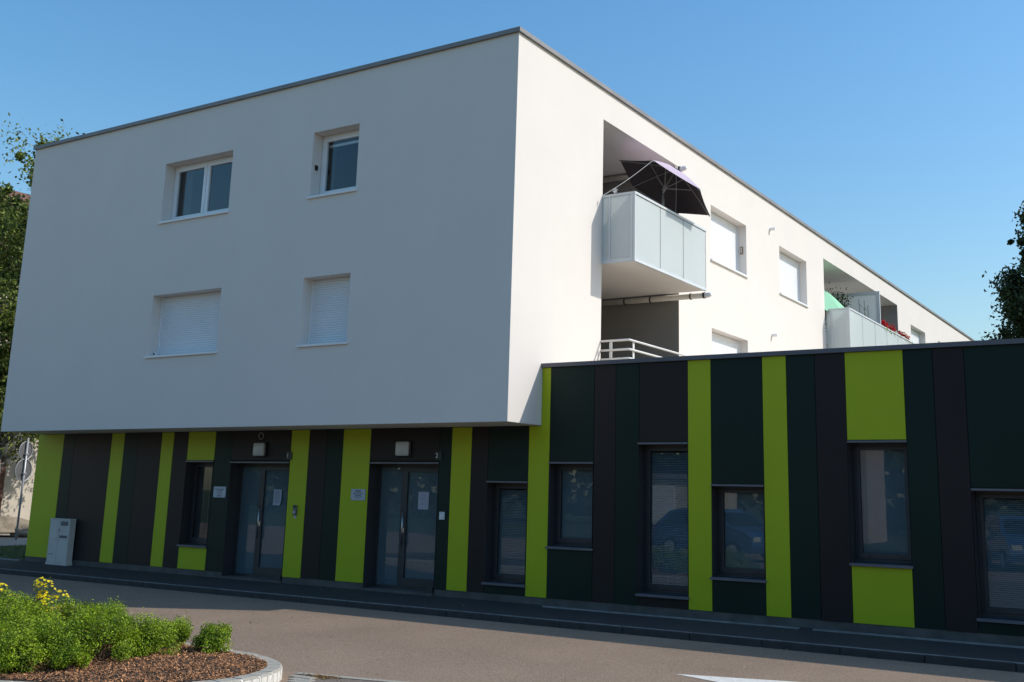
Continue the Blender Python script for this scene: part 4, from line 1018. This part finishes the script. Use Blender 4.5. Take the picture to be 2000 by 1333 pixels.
t = thing('plant_trellis', 'thin wire trellis with a sparse climber in front of the privacy screen', 'trellis', (0.45,19.9,5.9))
stk = [((0.30,19.35,7.86),(0.30,19.60,6.1)),((0.30,19.98,7.92),(0.30,20.05,6.1)),((0.30,20.38,7.82),(0.30,20.50,6.1))]
for a,b_ in stk: MB().tube([a,b_], 0.008, 5).build('stake', 'dark_metal', t)
MB().tube([(0.30,19.30,7.72),(0.30,20.0,7.62),(0.30,20.5,7.66)], 0.005, 5).build('wire', 'dark_metal', t)
b = MB()
for k in range(220):
    y = random.gauss(20.15,.22); leaf(b, (0.32+random.gauss(0,.05), y, 7.12+random.gauss(0,.12)), 0.05)
for k in range(30): leaf(b, (0.30+random.gauss(0,.02), 20.02+random.gauss(0,.02), random.uniform(7.2,7.75)), 0.04)
b.build('foliage', 'leaf_pot', t)
t = thing('potted_bush', 'leafy potted bush rising behind the mint green parasol', 'plant', (-0.25,18.35,5.9))
MB().tube([(-0.25,18.35,5.905),(-0.25,18.35,6.3)], [0.16,0.22], 16).build('pot', 'terracotta', t)
b = MB(); s = MB()
for i in range(14):
    e = Vector((-0.25+random.gauss(0,.16),18.55+random.gauss(0,.20),random.uniform(7.1,7.85)))
    s.tube([(-0.25,18.35,6.25),tuple(Vector((-0.25,18.35,6.9)).lerp(e,.5)),tuple(e)], [.012,.009,.004], 5, cap=False)
    for k in range(120): leaf(b, e+Vector((random.gauss(0,.12),random.gauss(0,.12),random.gauss(0,.16))), 0.075)
b.build('foliage', 'leaf_dark', t); s.build('stem', 'twig', t)

# ---------------------------------------------------------------- trees
def tree(name, label, base, height, crown_z, rx, rz, nleaf, lsize, ml, mb_, nl=26, trunk_r=0.16, lean=(0,0), top=None, clump=0.75, seed=1):
    rnd = random.Random(seed)
    t = thing(name, label, 'tree', base)
    bx, by, bz = base; tr = MB(); br = MB(); lf = MB()
    tops = Vector((bx+lean[0], by+lean[1], bz+height*0.93)); b0 = Vector(base)
    tp = [b0.lerp(tops, k/7)+Vector((rnd.gauss(0,.10)*(0 < k < 7), rnd.gauss(0,.10)*(0 < k < 7), 0)) for k in range(8)]
    tr.tube([tuple(p) for p in tp], [trunk_r*(1-0.12*k) for k in range(8)], 10)
    tr.build('trunk', mb_, t, smooth=True)
    cc = Vector((bx+lean[0]*0.6, by+lean[1]*0.6, crown_z)); ends = []
    for i in range(nl):
        d = Vector((rnd.gauss(0,1),rnd.gauss(0,1),rnd.gauss(0,1))).normalized()
        q = rnd.uniform(0.45,1.0)
        e = cc+Vector((d.x*rx*q, d.y*rx*q, d.z*rz*q))
        hfrac = min(0.95, max(0.12, (e.z-bz-0.25*(e-cc).length)/height)); s = tp[int(hfrac*7)].lerp(tp[min(7,int(hfrac*7)+1)], hfrac*7-int(hfrac*7))
        mid = s.lerp(e, 0.5)+Vector((0,0,0.25)); w_ = trunk_r*0.42*(1-hfrac*0.6)
        br.tube([tuple(s),tuple(mid),tuple(e)], [w_,w_*.6,w_*.2], 6, cap=False); ends.append(e); ends.append(mid.lerp(e,.4))
        for k in range(4):
            dd = Vector((rnd.gauss(0,1),rnd.gauss(0,1),rnd.gauss(0,.8))).normalized()*rnd.uniform(.5,1.2)*clump*1.1
            f = e+dd; br.tube([tuple(mid.lerp(e,.3+.2*k)),tuple(f)], [w_*.25,w_*.08], 4, cap=False); ends.append(f)
    br.build('branch', mb_, t)
    state = random.getstate(); random.seed(seed+11)
    for i in range(nleaf):
        c = random.choice(ends); cl_ = clump*(0.55+0.45*math.sin(c.x*3+c.z*5+c.y*4))
        p = c+Vector((random.gauss(0,.45)*cl_,random.gauss(0,.45)*cl_,random.gauss(0,.5)*cl_-0.1)); leaf(lf, p, lsize)
    random.setstate(state)
    lf.build('crown', ml, t)
    return t
tree('birch_tree', 'tall loose birch tree rising left of the building', (-24.2,6.2,-0.18), 13.2, 7.4, 3.0, 5.7, 100000, 0.13, 'leaf_birch', 'bark', nl=125, trunk_r=0.20, lean=(0.7,0.1), clump=0.75, seed=3)
tree('young_tree', 'low leafy tree under the overhang edge, casting dapples on the cream house', (-25.9,10.0,-0.18), 7.4, 4.4, 1.7, 2.6, 11000, 0.13, 'leaf_birch', 'bark', nl=36, trunk_r=0.11, clump=0.6, seed=31)
tree('round_tree', 'dark leafy tree rising behind the low wing at the right frame edge', (2.8,52.5,-0.3), 19.4, 10.6, 3.1, 8.4, 170000, 0.26, 'leaf_dark', 'bark2', nl=190, trunk_r=0.34, clump=0.85, seed=8)

# ---------------------------------------------------------------- left background: signs, boulder, house
t = thing('road_sign', 'grey backs of two round road signs on one pole, left of the building', 'road sign', (-22.42,6.18,-0.18))
px_, py_ = -22.30, 6.12
MB().tube([(px_,py_,-0.2),(px_+0.02,py_,2.95)], 0.032, 12).build('pole', 'post', t, smooth=True)
nv = Vector((-0.963,-0.27,0)).normalized(); tv = Vector((nv.y,-nv.x,0))
for z, r_ in ((2.55,0.28),(1.95,0.34)):
    a = MB(); n = 28; c = Vector((px_+0.02,py_,z))-nv*(-0.05)
    ring0 = [c+tv*math.cos(2*math.pi*k/n)*r_+Vector((0,0,1))*math.sin(2*math.pi*k/n)*r_ for k in range(n)]
    a.hexa([tuple(p) for p in ring0], [tuple(p+nv*0.02) for p in ring0])
    dsc = a.build('disc', 'sign_back', t)
    rm = MB(); rm.tube([tuple(p-nv*0.012) for p in ring0+[ring0[0]]], 0.013, 6, cap=False); rm.build('rim', 'post', dsc)
    MB().box(px_-0.06,px_+0.07,py_-0.05,py_+0.05,z-0.12,z-0.07).build('clamp', 'post', dsc)
def rock(name, lab, c, sx, sy, sz, seed):
    rnd = random.Random(seed); b = MB(); N, K = 20, 12; ph = [rnd.uniform(0,6) for _ in range(8)]
    def P(i, j):
        th = 2*math.pi*i/N; f = math.pi*j/K; d = Vector((math.cos(th)*math.sin(f), math.sin(th)*math.sin(f), math.cos(f)))
        q = 1+0.16*math.sin(d.x*3.1+ph[0])*math.sin(d.y*2.7+ph[1])+0.10*math.sin(d.z*5+ph[2]+d.x*4)+0.05*math.sin(d.x*9+ph[3])*math.sin(d.y*8+ph[4])
        return (c[0]+d.x*sx*q, c[1]+d.y*sy*q, c[2]+max(-0.35,d.z)*sz*q)
    for i in range(N):
        for j in range(K): b.quad(P(i,j),P(i+1,j),P(i+1,j+1),P(i,j+1))
    return tag(b.build(name, 'rock', None, smooth=True, origin=c), lab, 'boulder', 'boulders by the road signs')
rock('boulder', 'large flat boulder with gravelly top at the foot of the signs', (-24.6,6.8,0.10), 1.05, 1.2, 0.42, 2)
rock('boulder', 'smaller rounded stone in front of the large flat boulder', (-23.65,7.25,-0.02), 0.34, 0.38, 0.26, 5)
H = thing('house', 'cream house with brown tiled roof behind the birch tree', 'house', (-29,8,-0.2))
hx = -28.5
rows_w = [(4.6,5.8,1.0,2.3),(4.6,5.8,4.0,5.3),(4.6,5.8,7.0,8.3),(9.6,10.8,4.0,5.3),(9.6,10.8,7.0,8.3),(14,15.2,4.0,5.3),(14,15.2,7.0,8.3)]
hw = MB(); wall_x(hw, hx, -6.0, 20.0, -0.4, 10.2, rows_w, 0.15)
hw.quad((hx,-6,-.4),(hx,-6,10.2),(hx-10,-6,10.2),(hx-10,-6,-.4)); hw.quad((hx,20,-.4),(hx-10,20,-.4),(hx-10,20,10.2),(hx,20,10.2)); hw.quad((hx-10,-6,-.4),(hx-10,-6,10.2),(hx-10,20,10.2),(hx-10,20,-.4))
hw.poly([(hx,-6,10.2),(hx-10,-6,10.2),(hx-5,-6,13.6)]); hw.poly([(hx,20,10.2),(hx-5,20,13.6),(hx-10,20,10.2)])
hw.build('wall', 'cream_wall', H)
rf = MB(); rf.hexa([(hx+0.5,-6.5,9.95),(hx-5,-6.5,13.7),(hx-5,20.5,13.7),(hx+0.5,20.5,9.95)],[(hx+0.5,-6.5,10.07),(hx-5,-6.5,13.85),(hx-5,20.5,13.85),(hx+0.5,20.5,10.07)])
rf.hexa([(hx-5.01,-6.5,13.7),(hx-10.5,-6.5,9.95),(hx-10.5,20.5,9.95),(hx-5.01,20.5,13.7)],[(hx-5.01,-6.5,13.85),(hx-10.5,-6.5,10.07),(hx-10.5,20.5,10.07),(hx-5.01,20.5,13.85)])
rf.build('roof', 'tile', H)
for y0,y1,z0,z1 in rows_w:
    f = MB(); bars(f, 'x', y0+.002, y1-.002, z0+.002, z1-.002, hx-0.15, hx-0.08, 0.07); f.box(hx-.15,hx-.08,(y0+y1)/2-.04,(y0+y1)/2+.04,z0+.072,z1-.072)
    wn = f.build('window', 'white_pvc', H); MB().box(hx-.13,hx-.12,y0+.07,y1-.07,z0+.07,z1-.07).build('pane', 'dark_glass', wn)
    MB().box(hx-.14,hx+.06,y0-.05,y1+.05,z0-.06,z0+.0015).build('sill', 'kerb', wn)
f = MB().box(hx+.005,hx+.07,8.05,8.25,-.3,2.6).build('door_frame', 'wood', H)
dr = MB().box(hx+.004,hx+.05,8.26,9.3,-.3,2.5).build('door', 'wood', H); MB().box(hx+.051,hx+.09,8.36,8.42,.8,.95).build('handle', 'steel', dr)

# ---------------------------------------------------------------- across the road, mirrored in the ground floor glass
def car(name, label, loc, rz, paint):
    t = local(name, label, 'car', loc, rz, 'cars parked across the road')
    prof = [(-2.05,0.30),(-2.12,0.55),(-2.05,0.88),(-1.90,1.02),(-1.45,1.40),(-0.9,1.50),(0.2,1.50),(0.55,1.40),(1.15,1.00),(1.75,0.88),(2.02,0.72),(2.08,0.48),(2.0,0.28)]
    b = MB(); W = 0.86
    def half(z): return W*(1.0 if z < 0.95 else 1-0.22*(z-0.95)/0.55)
    for sgn in (-1, 1): b.poly([(x, sgn*half(z), z) for x, z in (prof if sgn < 0 else reversed(prof))])
    for (x0,z0),(x1,z1) in zip(prof, prof[1:]+prof[:1]): b.quad((x0,-half(z0),z0),(x1,-half(z1),z1),(x1,half(z1),z1),(x0,half(z0),z0))
    b.build('body', paint, t, bevel=0.05)
    for sgn in (-1, 1):
        for xs__ in ([(-1.55,1.05),(-1.28,1.37),(-0.45,1.44),(-0.45,1.03)],[(-0.38,1.03),(-0.38,1.44),(0.15,1.44),(0.48,1.36),(0.95,1.03)]):
            MB().poly([(x, sgn*(half(z)+0.012), z) for x, z in xs__]).build('side_window', 'dark_glass', t)
    MB().poly([(0.60,-0.62,1.40),(0.60,0.62,1.40),(1.14,0.72,1.03),(1.14,-0.72,1.03)]).build('windscreen', 'dark_glass', t)
    MB().poly([(-1.49,-0.60,1.39),(-1.49,0.60,1.39),(-1.90,0.70,1.05),(-1.90,-0.70,1.05)]).build('rear_window', 'dark_glass', t)
    for x in (-1.28, 1.30):
        for sgn in (-1, 1):
            wh = MB(); wh.tube([(x,sgn*0.70,0.31),(x,sgn*0.885,0.31)], 0.31, 24); o = wh.build('wheel', 'tyre', t)
            MB().tube([(x,sgn*0.86,0.31),(x,sgn*0.895,0.31)], 0.20, 18).build('rim', 'alu', o)
    for sgn in (-1, 1):
        MB().box(-2.13,-1.98,sgn*0.78-0.07,sgn*0.78+0.07,0.72,0.98).build('tail_light', 'red_lens', t)
        MB().box(1.92,2.06,sgn*0.65-0.14,sgn*0.65+0.14,0.60,0.74).build('headlight', 'diffuser', t)
car('parked_car', 'blue parked car mirrored in the low square window of the wing', (-3.6,-14.6,ROAD), 0.35, 'car_blue')
car('parked_car', 'second blue parked car mirrored in the rightmost blind window', (4.6,-17.6,ROAD), 1.2, 'car_blue')
H2 = thing('house', 'pinkish house mirrored in the tall window between lime panels', 'house', (-6.5,-34,-0.3))
b = MB(); b.box(-9,-4.35,-37.2,-34,-0.4,5.6); b.poly([(-9,-34,5.6),(-4.35,-34,5.6),(-6.5,-34,7.4)]); b.poly([(-9,-37.2,5.6),(-6.5,-37.2,7.4),(-4.35,-37.2,5.6)]); b.build('wall', 'pink_wall', H2)
b = MB(); b.hexa([(-9.5,-37.7,5.35),(-9.5,-33.5,5.35),(-6.5,-33.5,7.5),(-6.5,-37.7,7.5)],[(-9.5,-37.7,5.5),(-9.5,-33.5,5.5),(-6.5,-33.5,7.65),(-6.5,-37.7,7.65)])
b.hexa([(-6.49,-37.7,7.5),(-6.49,-33.5,7.5),(-3.85,-33.5,5.35),(-3.85,-37.7,5.35)],[(-6.49,-37.7,7.65),(-6.49,-33.5,7.65),(-3.85,-33.5,5.5),(-3.85,-37.7,5.5)]); b.build('roof', 'tile', H2)
for x0, z0 in ((-8.4,1),(-8.4,3.6),(-6.4,1)):
    wn = MB().box(x0,x0+1.1,-33.995,-33.93,z0,z0+1.3).build('window', 'white_pvc', H2); MB().box(x0+.1,x0+1.0,-33.929,-33.92,z0+.1,z0+1.2).build('pane', 'dark_glass', wn)
G = thing('garage', 'white flat garage mirrored in the tallest blind window', 'garage', (-10.7,-24,-0.3))
MB().box(-12.6,-8.8,-29,-24,-0.4,2.3).build('wall', 'cream_wall', G); MB().box(-12.8,-8.6,-29.2,-23.8,2.302,2.48).build('roof', 'kerb', G)
gd = MB().box(-12.1,-9.5,-23.998,-23.94,-0.3,2.0).build('door', 'white_pvc', G); MB().box(-10.85,-10.7,-23.939,-23.9,0.8,0.85).build('handle', 'steel', gd)
tl = MB(); rnd_state = random.getstate(); random.seed(77)  # unseen tree belt, added to cut low sky light on the facade
for i in range(9000):
    x = random.uniform(-60, 45); hh = 9+2.5*math.sin(x*0.35)+1.5*math.sin(x*0.9+1); z = hh*random.random()**0.8
    leaf(tl, (x, -47+random.gauss(0,1.3), z), 1.1, (0,0.8,0.3), 0.8)
random.setstate(rnd_state)
tag(tl.build('treeline', 'leaf_dark'), 'dark belt of trees added across the road to cut low sky light, mirrored in the glass', 'trees', kind='stuff')
tree('maple_tree', 'leafy tree mirrored in the windows nearest door 2', (-12.5,-19.5,-0.3), 9, 5.6, 2.8, 3.2, 7000, 0.20, 'leaf_birch', 'bark2', nl=26, trunk_r=0.18, clump=0.9, seed=21)
tree('maple_tree', 'leafy tree mirrored behind the parked cars in the wing glass', (1.5,-24.5,-0.3), 8, 5.2, 2.6, 2.9, 7000, 0.20, 'leaf_birch', 'bark2', nl=26, trunk_r=0.18, clump=0.9, seed=22)
